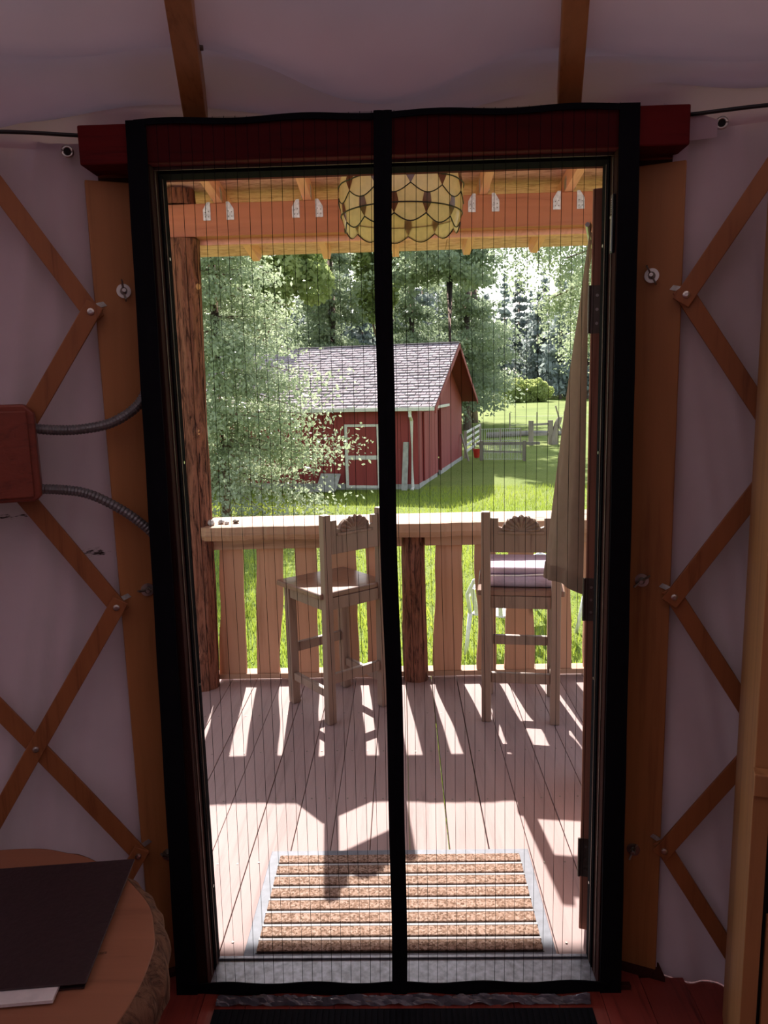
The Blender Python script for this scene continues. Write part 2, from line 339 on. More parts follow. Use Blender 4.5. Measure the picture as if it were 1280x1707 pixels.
def obj_from(name, me, parent=None, kind=None, world=False):
    o = bpy.data.objects.new(name, me); COL.objects.link(o)
    if parent is not None: attach(o, parent, world)
    if kind: o['kind'] = kind
    return o
def copy_tree(root, loc=None, rz=None, scale=None):
    r = root.copy(); COL.objects.link(r)
    if loc is not None: r.location = loc
    if rz is not None: r.rotation_euler = (0, 0, rz)
    if scale is not None: r.scale = scale
    for ch in [o for o in bpy.data.objects if o.parent is root]:
        c = ch.copy(); COL.objects.link(c); c.parent = r
        for g in [o for o in bpy.data.objects if o.parent is ch]:
            d = g.copy(); COL.objects.link(d); d.parent = c
    return r
def nz(x, y, z, s=1.0): return noise.noise(Vector((x*s, y*s, z*s)))

# ------------------------------------------------------------------ ground
GZ = -1.2
def ground():
    xs = np.concatenate([np.linspace(-260, -30, 24), np.linspace(-26, 26, 53), np.linspace(30, 260, 24)])
    ys = np.concatenate([np.linspace(-40, 0, 9), np.linspace(1, 40, 40), np.linspace(44, 320, 40)])
    X, Y = np.meshgrid(xs, ys); Z = np.full_like(X, GZ) + .03*np.sin(X*.9+Y*.35)*np.sin(Y*.7) - .02
    v = np.stack([X, Y, Z], -1).reshape(-1, 3); n = len(xs)
    f = np.array([(j*n+i, j*n+i+1, (j+1)*n+i+1, (j+1)*n+i) for j in range(len(ys)-1) for i in range(n-1)])
    o = obj_from('ground', tri_mesh('ground', v, f, M_lawn), kind='structure'); o['label'] = 'wide green lawn and meadow around the red barn'
ground()

# ------------------------------------------------------------------ yurt shell
YC = -2.55; RW = 2.6
def wallpt(a, z, r=RW):
    a = R_(a); return (r*math.sin(a), YC + r*math.cos(a), z)
def canvas_side(sgn, name, label):
    na, nzv = 260, 70
    def fn(u, v):
        a = 15.2 + (180-15.2)*u**2.2; z = -.02 + 2.235*v
        w_ = .02*nz(a*.20+z*1.2, z*.55, 3+sgn) + .030*nz(a*.50+z*2.6, z*.7, 9+sgn) + .013*nz(a*1.2+z*5.0, z*1.1, 5) + .004*nz(a*.5, z*3.0, 5)
        w_ = .016 + max(-.020, w_*min(1, max(.12, (a-15.6)/3.0)))
        if sgn > 0: w_ += .006*math.exp(-(a-15.2)/1.0)*math.sin(z*15+2*nz(0, z*3, 1))
        top = 0
        if v > .97: top = .0 + .008*nz(a*1.3, 0, 2)
        return wallpt(sgn*a, z+top, RW + w_)
    o = MB().grid(fn, na, nzv).build(name, M_canvas, smooth=True, kind='structure'); o['label'] = label
    return o
wl = canvas_side(-1, 'wall_left', 'pale mauve canvas yurt wall left of the door')
wr = canvas_side(1, 'wall_right', 'pale mauve canvas yurt wall right of the door')
MB().grid(lambda u, v: wallpt(15.15+.75*u, -.015+2.26*v, RW-.006-.002*math.sin(v*200)), 4, 80).build('hem', M_canvas, wr, smooth=True)
MB().grid(lambda u, v: wallpt(14.6+2.6*u, 2.17+(.085-.05*u)*v, RW-.014-.01*v), 6, 6).build('canvas_flap', M_canvas, wr, smooth=True)
# grommets
def grommet(parent, a, z):
    c = Vector(wallpt(a, z, RW-.012)); n = Vector((-math.sin(R_(a)), -math.cos(R_(a)), 0)); t = Vector((math.cos(R_(a)), -math.sin(R_(a)), 0)); k = Vector((0, 0, 1))
    MB().tube([c+t*.011*math.cos(q)+k*.011*math.sin(q) for q in np.linspace(0, 2*math.pi, 19)], .0042, 6).build('grommet', M_steel, parent, smooth=True)
    MB().tube([c+n*.003, c-n*.004], .008, 10).build('grommet_hole', M_dark, parent)
grommet(wl, -16.53, 2.19); grommet(wr, 17.4, 2.20); grommet(wl, -24, 2.185)
# ceiling cone, draped between rafters
RAF = [-9.9+19.8*k for k in range(-8, 10)]
def ceil_z(r): return 2.335 + .46*(2.55-r)
def ceiling():
    na, nr = 320, 70
    def fn(u, v):
        s = 2*u-1; a = math.copysign(abs(s)**1.5, s)*180
        if v < .06: r = 2.62 - .06*v; z = 2.20 + .12*v/.06
        else:
            t = (v-.06)/.94; r = 2.616 - (2.616-.55)*t**1.25; z = ceil_z(r)
            ph = ((a+9.9) % 19.8)/19.8
            z -= .050*math.sin(math.pi*ph)**2*min(1, (r-.5)/1.5)
            edge = math.exp(-(2.62-r)/.34)*min(1, (2.62-r)/.05)
            z += edge*(.16*nz(a*.06+r*1.5, r*5.5, 1.3) + .075*nz(a*.11-r*3, r*13, 4.1)) + .006*nz(a*.2, r*3, 8)
        return (r*math.sin(R_(a)), YC+r*math.cos(R_(a)), z)
    o = MB().grid(fn, na, nr).build('ceiling', M_roofcanvas, smooth=True, kind='structure'); o['label'] = 'mauve canvas yurt roof draped over radiating rafters'
    d = MB().lathe([(.60*math.cos(q), 3.23+.35*math.sin(q)) for q in np.linspace(0, 1.5, 8)], 32, (0, YC, 0)).build('window_1', M_dome, smooth=True, kind='structure')
    d['label'] = 'white skylight dome at the peak of the yurt roof'
    MB().lathe([(.52, 3.20), (.60, 3.20), (.60, 3.27), (.52, 3.27), (.52, 3.20)], 32, (0, YC, 0), cap=False).build('dome_ring', M_rafter, d)
ceiling()
raf_lab = {-29.7: 'wooden roof rafter next to the left of the door rafters', 29.7: 'wooden roof rafter next to the right of the door rafters', -9.9: 'light wooden roof rafter above the left part of the door header', 9.9: 'light wooden roof rafter above the right part of the door header'}
for a in RAF:
    if abs(a) > 35: continue
    d = Vector((math.sin(R_(a)), math.cos(R_(a)), 0)); cpt = Vector((0, YC, 0))
    p0 = cpt+d*2.60+Vector((0, 0, 2.285)); p1 = cpt+d*.56+Vector((0, 0, 2.285+.46*2.04))
    o = MB().bar(p0, p1, .053, .094).build('roof_rafter', M_rafter, bevel=.004)
    lab = raf_lab.get(round(a, 1), 'wooden yurt rafter outside the view on the side of the roof')
    tag(o, lab, 'rafter', 'yurt roof rafters')
    if abs(a) < 12:
        q = p0.lerp(p1, .075); sd = d.cross(Vector((0, 0, 1)))
        MB().tube([q+sd*.02+Vector((0,0,.02)), q+sd*.034+Vector((0,0,.02))], .006, 8).build('screw', M_hinge, o)
# floor of stained planks
def floor():
    o = MB().lathe([(2.72, -.12), (2.72, -.022)], 64, (0, YC, 0)).build('floor', M_floor, kind='structure'); o['label'] = 'dark red stained plank floor of the yurt'
    x = -2.57; i = 0
    while x < 2.55:
        x1 = x+.1195; h = math.sqrt(max(.01, 2.59**2-max(abs(x), abs(x1))**2)); y1 = YC+h
        if abs(x+.06) < .64: y1 = min(y1, -.035)
        MB().box(x, x1-.0016, YC-h, y1, -.025, -.0005*(i % 3)).build('floor_plank', M_floor, o); x = x1+.0; i += 1
floor()
# perimeter cable
def cable(sgn):
    pts = [wallpt(sgn*a, 2.222+.005*nz(a*.2, sgn, 0)-.006*math.exp(-((a-22)/3)**2), RW-.03) for a in np.linspace(15.5, 70, 60)]
    o = MB().tube(pts, .0045, 6).build('tension_cable', M_blackp, smooth=True)
    tag(o, 'thin dark cable along the top of the canvas wall %s of the door' % ('left' if sgn < 0 else 'right'), 'cable')
cable(-1); cable(1)

# ------------------------------------------------------------------ door frame
hd = MB().box(-.69, .69, -.12, .05, 2.145, 2.231).build('trim_1', M_header, bevel=.004, kind='structure'); hd['label'] = 'dark red stained header beam over the door opening'
fr = bpy.data.objects.new('trim_2', None); COL.objects.link(fr); fr['kind'] = 'structure'; fr['label'] = 'dark stained door frame with jambs and stops'
for s in (-1, 1):
    xs = lambda a, b: (min(s*a, s*b), max(s*a, s*b))
    MB().box(*xs(.532, .576), -.115, .002, 0, 2.145).build('jamb', M_frame, fr, bevel=.003)
    MB().box(*xs(.556, .60), .002, .07, 0, 2.2).build('outer_jamb', M_frame, fr)
    MB().box(*xs(.5275, .54), -.055, .0, .012, 2.137).build('door_stop', M_black, fr, bevel=.002)
    MB().box(*xs(.5255, .5275), -.042, -.037, .02, 2.13).build('weatherstrip', M_weather, fr)
    MB().box(*xs(.5295, .532), -.085, -.080, .02, 2.135).build('weatherstrip', M_weather, fr)
    MB().box(*xs(.575, .74), .012, .07, -.02, 2.30).build('outer_casing', M_frame, fr)
    for z in (.25, .85, 1.45, 1.95):
        MB().tube([(s*.5275, -.02, z), (s*.526, -.02, z)], .004, 8).build('screw', M_steel, fr)
MB().box(-.532, .532, -.055, .0, 2.137, 2.1455).build('head_jamb', M_black, fr)
MB().box(-.532, .532, -.085, -.080, 2.138, 2.145).build('weatherstrip', M_weather, fr)
MB().box(-.74, .74, .075, .11, 2.19, 2.25).build('head_casing', M_frame, fr)
sl = MB().box(-.535, .535, -.105, .001, -.03, .006).box(-.535, .535, -.012, .0, .006, .011).build('trim_3', M_sill, bevel=.002, kind='structure'); sl['label'] = 'blue grey metal door threshold'
sb = MB().box(-.62, .62, -.12, -.105, -.02, .012).build('sill_board', M_frame, sl)

# trim boards left and right of the frame with wing nuts
def wingnut(parent, x, y, z, s, rot):
    n = Vector((-.38*s, -.925, 0)).normalized(); c = Vector((x, y, z)); t = Vector((.925, -.38*s, 0)); k = Vector((0, 0, 1))
    MB().tube([c, c+n*.003], .017, 20).build('washer', M_steel, parent, smooth=False)
    MB().tube([c, c+n*.022], .0045, 10).build('bolt', M_steel, parent)
    wn_ = MB().tube([c+n*.003, c+n*.012], .0085, 12)
    dr = t*math.cos(rot)+k*math.sin(rot)
    for q in (-1, 1):
        wn_.bar(c+n*.008+dr*q*.004, c+n*.018+dr*q*.024, .004, .011, n)
    wn_.build('wing_nut', M_hinge, parent)
for s, nm, lab in ((-1, 'trim_4', 'tall fir panel board beside the left side of the door frame'), (1, 'trim_5', 'tall fir panel board beside the right side of the door frame')):
    o = MB().prism([(.574, -.012), (.703, -.066), (.712, -.046), (.574, .01)], lambda x, y: (s*x, y, .012), lambda x, y: (s*x, y, 2.128)).build(nm, M_trim, bevel=.002, kind='structure')
    o['label'] = lab
    for z, rot in ((1.875, 1.4), (1.122, -.4), (.365, -.9)): wingnut(o, s*.640, -.041, z, s, rot*(-s)+.3)
    MB().box(min(s*.578, s*.72), max(s*.578, s*.72), -.008, .011, 2.10, 2.20).build('backing', M_frame, o)
    MB().prism([(.60, -.045), (.72, -.095), (.72, -.04), (.60, -.005)], lambda x, y: (s*x, y, -.02), lambda x, y: (s*x, y, .014)).build('base_block', M_frame, o)
# lattice
def lattice(sgn, label):
    t = thing('lattice_wall', label, 'lattice', wallpt(sgn*30, 0, RW-.03), 0)
    K = .0700
    def bar(z0, dirn, front):
        aa = []
        for a in np.linspace(15.74, 62, 60):
            z = z0 + dirn*K*(a-16)
            if .01 < z < 2.2: aa.append((a, z))
        if len(aa) < 4: return
        th = .010; hw = .021; r0 = RW-.026-(.0105 if front else 0)
        nrm = math.hypot(K/math.radians(1)/2.57, 1); ca = (1/nrm)*hw; sa = (K/math.radians(1)/2.57)/nrm*hw
        vv = []; ff = []
        for i, (a, z) in enumerate(aa):
            da = math.degrees(sa/2.57); dz = ca*dirn
            for rr in (r0, r0-th):
                vv.append(wallpt(sgn*(a+da), z-dz, rr)); vv.append(wallpt(sgn*(a-da), z+dz, rr))
        for i in range(len(aa)-1):
            b = 4*i
            ff += [(b, b+1, b+5, b+4), (b+2, b+6, b+7, b+3), (b, b+4, b+6, b+2), (b+1, b+3, b+7, b+5)]
        ff += [(0, 2, 3, 1), tuple(4*(len(aa)-1)+q for q in (0, 1, 3, 2))]
        MB().add(vv, ff).build('lattice_bar', M_lattice, t, world=True, bevel=.002)
    downs = [.395, 1.091, 1.823, 2.545, 3.27, 3.99, 4.7]; ups = [1.823, 1.091, .395, -.33, -1.05, -1.78, -2.5]
    for z0 in downs: bar(z0, -1, sgn < 0)
    for z0 in ups: bar(z0, 1, sgn > 0)
    for z0 in downs:
        for z1 in ups:
            a = 16+(z0-z1)/(2*K); z = (z0+z1)/2
            if 15.9 <= a < 45 and .05 < z < 2.15:
                n = Vector((-math.sin(R_(sgn*a)), -math.cos(R_(sgn*a)), 0)); c = Vector(wallpt(sgn*a, z, RW-.046))
                MB().tube([c, c+n*.004, c+n*.0055], [.0085, .0080, .004], 12).build('bolt_head', M_steel, t, world=True)
    for z0 in (1.823, 1.091, .395):     # short straps that tie the lattice to the frame
        MB().bar(wallpt(sgn*16.0, z0+.012, RW-.03), (sgn*.66, -.035, z0+.03), .012, .003, (0, 1, 0)).build('tie_strap', M_galv, t, world=True)
lattice(-1, 'crossed wooden lattice bars on the canvas wall left of the door')
lattice(1, 'crossed wooden lattice bars on the canvas wall right of the door')

# ------------------------------------------------------------------ magnetic screen curtain
def screen():
    t = thing('screen_curtain', 'black magnetic mesh screen curtain hanging in the doorway', 'screen', (0, -.124, 0))
    ys = -.124
    def edge_l(z): return -.556 - .030*(1-z/2.23)
    def mid(z): return .001 - .008*(1-z/2.23) + .0035*math.sin(z*3.1) + .0015*math.sin(z*9)
    def edge_r(z): return .556 + .004*(1-z/2.23)
    z0, z1 = .002, 2.236
    for s in (-1, 1):
        E = edge_l if s < 0 else edge_r
        MB().grid(lambda u, v: ((1-u)*mid(z0+(z1-z0)*v)+u*E(z0+(z1-z0)*v), ys+.0035*math.sin(u*22)*math.sin(v*5), z0+(z1-z0)*v), 28, 30).build('mesh_panel', M_screen, t, smooth=True, world=True)
        st = MB()
        for k in range(1, 22):
            u = k/22
            st.tube([((1-u)*mid(z)+u*E(z), ys-.0016+.0035*math.sin(u*22)*math.sin((z-z0)/(z1-z0)*5), z) for z in np.linspace(z0, z1, 24)], .0006, 4)
        st.build('crease_lines', M_black, t, kind='stuff', world=True)
        MB().grid(lambda u, v: (mid(z0+(z1-z0)*v)+s*(.0+.020*u), ys-.004-.002*math.sin(u*3.1), z0-.01+(z1-z0+.01)*v), 4, 60).build('magnet_strip', M_black, t, world=True, solid=.004)
        MB().grid(lambda u, v: (E(z0+(z1-z0)*v)+s*(-.026+(.045+.012*(1-v))*u), ys-.004+.0015*math.sin(v*40), z0-.012+(z1-z0+.010)*v), 4, 60).build('side_border', M_black, t, world=True, solid=.004)
        MB().grid(lambda u, v: ((1-u)*mid(0)+u*E(0), ys-.005+.004*math.sin(u*15+v*2), .001+(.034)*v), 40, 3).build('bottom_hem', M_black, t, world=True, solid=.003)
    MB().grid(lambda u, v: (edge_l(2.2)+(edge_r(2.2)-edge_l(2.2))*u, ys-.003, 2.222+.013*v+.003*math.sin(u*23)), 50, 2).build('top_border', M_black, t, world=True, solid=.003)
screen()
def tape():
    def fn(u, v):
        x = -.50+1.0*u
        return (x, -.142-.028*v, .003+.016*math.sin(v*math.pi)*(.6+.7*nz(x*9, v*2, 3))+.012*nz(x*22, v*5, 1)+.006*nz(x*60, v*9, 2))
    o = MB().grid(fn, 110, 8).build('tape_strip', M_tape, smooth=False, solid=.001)
    tag(o, 'crumpled grey plastic strip on the floor along the doorway', 'tape')
tape()
def inner_mat():
    t = thing('floor_mat', 'black ribbed rubber mat on the floor inside the door', 'mat', (0, -.42, 0))
    MB().box(-.50, .50, -.66, -.185, .0005, .006).build('backing', M_black, t, world=True)
    m = MB()
    for k in range(62):
        x = -.49+k*.016; m.box(x, x+.009, -.655, -.19, .006, .010)
    m.build('ribs', M_black, t, world=True, kind='stuff')
inner_mat()
def latch():
    t = thing('door_closer_label', 'small black latch housing with pale label on the right jamb', 'latch', (.53, -.09, 1.98))
    MB().box(.5245, .532, -.108, -.088, 1.92, 2.05).build('housing', M_blackp, t, world=True, bevel=.002)
    MB().box(.5235, .5245, -.104, -.098, 1.925, 1.998).build('label_strip', M_paper, t, world=True)
    MB().box(.5235, .5245, -.104, -.090, 1.998, 2.003).build('label_edge', M_paper, t, world=True)
    for i in range(7):
        MB().box(.5237, .5245, -.100+.001*(i % 2), -.096, 2.008+i*.005, 2.0105+i*.005).build('print_mark', M_paper, t, world=True)
latch()

# ------------------------------------------------------------------ interior furniture
def junction_box():
    t = thing('wooden_box', 'dark red wooden box fixed to the lattice on the left', 'box', (-.95, -.19, 1.39))
    c = Vector(wallpt(-22.7, 1.4975, RW-.075)); tx = Vector((math.cos(R_(-22.7)), -math.sin(R_(-22.7)), 0)); n = Vector((-math.sin(R_(-22.7)), -math.cos(R_(-22.7)), 0))
    def P(a, b, d): return c+tx*a+Vector((0, 0, b))+n*d
    m = MB(); hw, hh = .155, .1125
    poly = [(-hw, -hh), (hw-.012, -hh), (hw, -hh+.012), (hw, hh-.02), (hw-.02, hh), (-hw, hh)]
    m.prism(poly, lambda a, b: P(a, b, -.020), lambda a, b: P(a, b, .045)); m.build('body', M_box, t, bevel=.005, world=True)
    m = MB(); m.prism([(-hw+.01, -hh+.01), (hw-.015, -hh+.01), (hw-.015, hh-.015), (-hw+.01, hh-.015)], lambda a, b: P(a, b, .045), lambda a, b: P(a, b, .052)); m.build('cover', M_box, t, bevel=.003, world=True)
junction_box()
def conduit(pts, label):
    P = [Vector(p) for p in pts]; out = []
    for i in range(len(P)-1):          # Catmull-Rom
        p0 = P[max(i-1, 0)]; p1 = P[i]; p2 = P[i+1]; p3 = P[min(i+2, len(P)-1)]
        for k in range(36):
            s = k/36; out.append(.5*((2*p1)+(p2-p0)*s+(2*p0-5*p1+4*p2-p3)*s*s+(3*p1-p0-3*p2+p3)*s**3))
    out.append(P[-1]); rs = [.0125 if (i//2) % 2 else .0112 for i in range(len(out))]
    t = thing('flexible_conduit', label, 'conduit', tuple(P[0]))
    MB().tube(out, rs, 12).build('armour', M_conduit, t, world=True)
    d = (out[4]-out[0]).normalized()
    MB().tube([out[0]-d*.005, out[0]+d*.022], .0155, 14).build('fitting', M_conduit, t, world=True)
conduit([(-.858, -.168, 1.556), (-.80, -.15, 1.547), (-.74, -.125, 1.546), (-.67, -.105, 1.560), (-.61, -.088, 1.600), (-.578, -.075, 1.66)], 'upper ribbed grey conduit curving up from the wooden box to the door frame')
conduit([(-.855, -.165, 1.408), (-.80, -.15, 1.404), (-.74, -.12, 1.388), (-.67, -.10, 1.345), (-.61, -.085, 1.29), (-.57, -.075, 1.235)], 'lower dark ribbed conduit curving down from the wooden box to the door frame')
def slab_table():
    cx, cy, zt = -.893, -.715, .55
    t = thing('slab_table', 'round live edge wooden slab table with bark rim at lower left', 'table', (cx, cy, 0))
    def rad(q): return .425*(1+.022*nz(math.cos(q)*1.5, math.sin(q)*1.5, 2)+.010*nz(math.cos(q)*6, math.sin(q)*6, 5))
    n = 96
    top = MB(); prof = [(0.985, .0), (1.0, -.006)]
    vv = [(0, 0, zt)]; ff = []
    for f, dz in ((.985, 0), (.998, -.006), (.985, -.09)):
        vv += [(rad(2*math.pi*k/n)*f*math.cos(2*math.pi*k/n), rad(2*math.pi*k/n)*f*math.sin(2*math.pi*k/n), zt+dz) for k in range(n)]
    ff += [(0, 1+k, 1+(k+1) % n) for k in range(n)]
    for r_ in range(2): ff += [(1+r_*n+k, 1+(r_+1)*n+k, 1+(r_+1)*n+(k+1) % n, 1+r_*n+(k+1) % n) for k in range(n)]
    ff.append(tuple(1+2*n+k for k in range(n)))
    top.add(vv, ff).build('top_slab', M_slab, t)
    def bk(u, v):
        q = 2*math.pi*u; r_ = rad(q)*.99+.022*min(1, v*6)*(.6+.5*math.sin(math.pi*min(1, v*1.1))+.7*nz(math.cos(q)*9, math.sin(q)*9, v*1.5))
        return (r_*math.cos(q), r_*math.sin(q), zt-.001-.11*v)
    MB().grid(bk, 220, 9).build('bark_rim', M_slabbark, t, smooth=True)
    def st(u, v):
        q = 2*math.pi*u; r_ = .20+.05*v**3+.015*nz(math.cos(q)*3, math.sin(q)*3, v*2); return (r_*math.cos(q), r_*math.sin(q), .002+.46*v)
    MB().grid(st, 64, 10).build('stump_base', M_slabbark, t, smooth=True)
    for q, l in ((1.9, .9), (.25, .8), (-.9, .7), (2.9, .75), (1.15, .5)):       # drying checks in the slab
        MB().prism([(.02, -.0012), (l*.42, -.0028), (l*.42, .0028), (.02, .0012)], lambda a, b: (a*math.cos(q)-b*math.sin(q), a*math.sin(q)+b*math.cos(q), zt+.0002), lambda a, b: (a*math.cos(q)-b*math.sin(q), a*math.sin(q)+b*math.cos(q), zt+.0006)).build('check_crack', M_slabbark, t)
slab_table()
def binder():
    t = thing('binder', 'dark brown leather binder lying on the round slab table', 'binder', (-.722, -.555, .552), R_(6.0))
    m = MB().box(-.20, .135, -.185, .185, .010, .0135); m.build('cover', M_binder, t, bevel=.0015)
    MB().box(-.20, .13, -.183, .183, 0, .003).build('back_cover', M_binder, t)
    p = MB().box(-.20, .085, -.215, .170, .0032, .0095); p.build('paper_sheets', M_paper, t)
binder()
def cabinet():
    ph = R_(18.3); t = thing('bookcase', 'tall pine bookcase with open shelves over drawers at the right edge', 'bookcase', (.735, -.49, 0), -ph)
    W, D, H = .62, .30, 2.02; th = .034
    MB().box(0, th, 0, D, 0, H).build('side_panel', M_pine, t, bevel=.002)
    MB().box(W-th, W, 0, D, 0, H).build('side_panel', M_pine, t, bevel=.002)
    MB().box(th, W-th, D-.012, D, .05, H).build('back_panel', M_pine, t)
    for z in (.835, 1.25, 1.64, 1.99): MB().box(th, W-th, .012 if z > .9 else -.03, D-.012, z-.012, z+.012).build('shelf', M_pine, t)
    MB().box(-.004, W+.004, -.036, -.002, .80, .848).build('ledge', M_pine, t, bevel=.003)
    MB().box(-.003, .028, -.024, -.001, 0, .80).build('face_stile', M_pine, t, bevel=.002)
    MB().box(W-.028, W+.003, -.024, -.001, 0, .80).build('face_stile', M_pine, t, bevel=.002)
    MB().box(.028, W-.028, -.004, .01, .02, .80).build('cavity', M_dark, t)
    for z0, z1 in ((.545, .755),):
        d = MB().box(.040, W-.040, -.026, -.006, z0, z1).build('drawer', M_pine, t, bevel=.003); MB().lathe([(.006, 0), (.006, .01), (.014, .018), (.012, .026), (.002, .03)], 12).build('knob', M_pine, d)
        k = [o for o in bpy.data.objects if o.parent is d][0]; k.location = (W/2, -.026, (z0+z1)/2); k.rotation_euler = (R_(90), 0, 0)
    for x0, x1 in ((.036, W/2-.003), (W/2+.003, W-.036)):
        d = MB().box(x0, x1, -.026, -.006, .05, .53).build('cabinet_door', M_pine, t, bevel=.003)
cabinet()

# ------------------------------------------------------------------ porch deck
def deck():
    o = MB().box(-2.0, 2.0, .03, .07, -.30, -.045).box(-2.0, 2.0, 2.16, 2.20, -.30, -.045).box(-2.0, -1.96, .03, 2.2, -.30, -.045).box(1.96, 2.0, .03, 2.2, -.30, -.045).build('deck', M_deck, kind='structure'); o['label'] = 'wooden porch deck of long boards'
    x = .17-.1415*15
    gaps = [.0025, .002, .003, .002]
    i = 0; nails = MB()
    while x < 2.0:
        g = .006 if i == 15 else gaps[i % 4]
        MB().box(x+g/2, x+.1415-g/2, .002, 2.27+.01*math.sin(i*2.3), -.038, -.0008*(i % 3)).build('deck_board', M_deck, o, bevel=.002)
        for yy in (.06, .44, .85, 1.25, 1.65, 2.1):
            for q in (.035, .105):
                if -1.2 < x < 1.2: nails.lathe([(.0038, .0004), (.0036, .0012)], 6, (x+q+.004*math.sin(i+yy*9), yy+.01*math.sin(i*7), 0))
        x += .1415; i += 1
    nails.build('nail_heads', M_hinge, o, kind='stuff')
    for (px, py) in ((-1.9, 2.1), (-1.1, 2.1), (.08, 2.1), (1.75, 2.1), (-1.9, .2), (1.9, .2)):
        MB().tube([(px, py, GZ-.05), (px, py, -.045)], .07, 12).build('pier', M_weatheredz, o)
deck()
def outer_mat():
    t = thing('door_mat', 'brown striped door mat with grey border on the deck', 'mat', (0, .26, 0))
    x0, x1, y0, y1 = -.462, .446, .004, .505
    MB().box(x0, x1, y0, y1, .0005, .006).build('rubber_base', M_matgrey, t, world=True, bevel=.002)
    n = 8; yb0, yb1 = y0-.0, y1-.030; st = (yb1-yb0)/n
    for k in range(n):
        a = yb0+k*st
        MB().box(x0+.036, x1-.036, a+.013, a+st-.004, .006, .0125).build('carpet_strip', M_matbrown, t, world=True, bevel=.003)
        if k: MB().box(x0+.034, x1-.034, a+.0005, a+.0085, .006, .0095).build('white_rib', M_rib, t, world=True)
        MB().box(x0+.034, x1-.034, a+.0085, a+.0128, .006, .0075).build('dark_groove', M_blackp, t, world=True)
outer_mat()

# ------------------------------------------------------------------ log posts and railing
def logpost(name, label, x, y, z0, z1, r, seed, cat='post', lean=0, parent=None, knots=()):
    def fn(u, v):
        q = 2*math.pi*u; z = z0+(z1-z0)*v
        rr = r*(1+.10*nz(math.cos(q)*1.2, math.sin(q)*1.2, z*1.1+seed)+.05*nz(math.cos(q)*5, math.sin(q)*5, z*2+seed)+.07*nz(math.cos(q)*9, math.sin(q)*9, z*1.6+seed)+.05*nz(math.cos(q)*20, math.sin(q)*20, z*3.5+seed)) + .10*r*(1-v)**2
        for (kq, kz) in knots:
            dq = (q-kq+math.pi) % (2*math.pi)-math.pi; e = math.exp(-(dq*r/.03)**2-((z-kz)/.035)**2); rr += .022*e
        return (x+lean*(v-.5)+rr*math.cos(q), y+rr*math.sin(q), z)
    nzv = max(8, int((z1-z0)*55)); m = MB().grid(fn, 84, nzv)
    m.add([fn(k/24, 1) for k in range(24)], [tuple(range(24))])
    if parent is None:
        t = thing(name, label, cat, (x, y, z0)); m.build('log', M_log, t, smooth=True, world=True)
        for (kq, kz) in knots:
            c = Vector((x+lean*((kz-z0)/(z1-z0)-.5)+(r+.018)*math.cos(kq), y+(r+.018)*math.sin(kq), kz)); d = Vector((math.cos(kq), math.sin(kq), 0))
            MB().tube([c-d*.03, c-d*.001, c+d*.002], [.015, .015, .010], 12).build('knot', M_logend, t, world=True)
        return t
    return m.build(name, M_log, parent, smooth=True, world=True)
lp = logpost('log_post', 'tall reddish bark covered log post holding the porch beam on the left', -1.078, 2.04, -.01, 2.385, .078, 1, lean=.05, knots=((5.35, 1.42), (5.0, .20), (5.7, 2.15)))
logpost('log_stub', 'short bark covered log end standing on top of the porch beam', -1.062, 2.06, 2.551, 2.628, .075, 3, cat='log')
logpost('log_post', 'right bark covered log post behind the open door', 1.62, 2.04, -.01, 2.385, .062, 8)
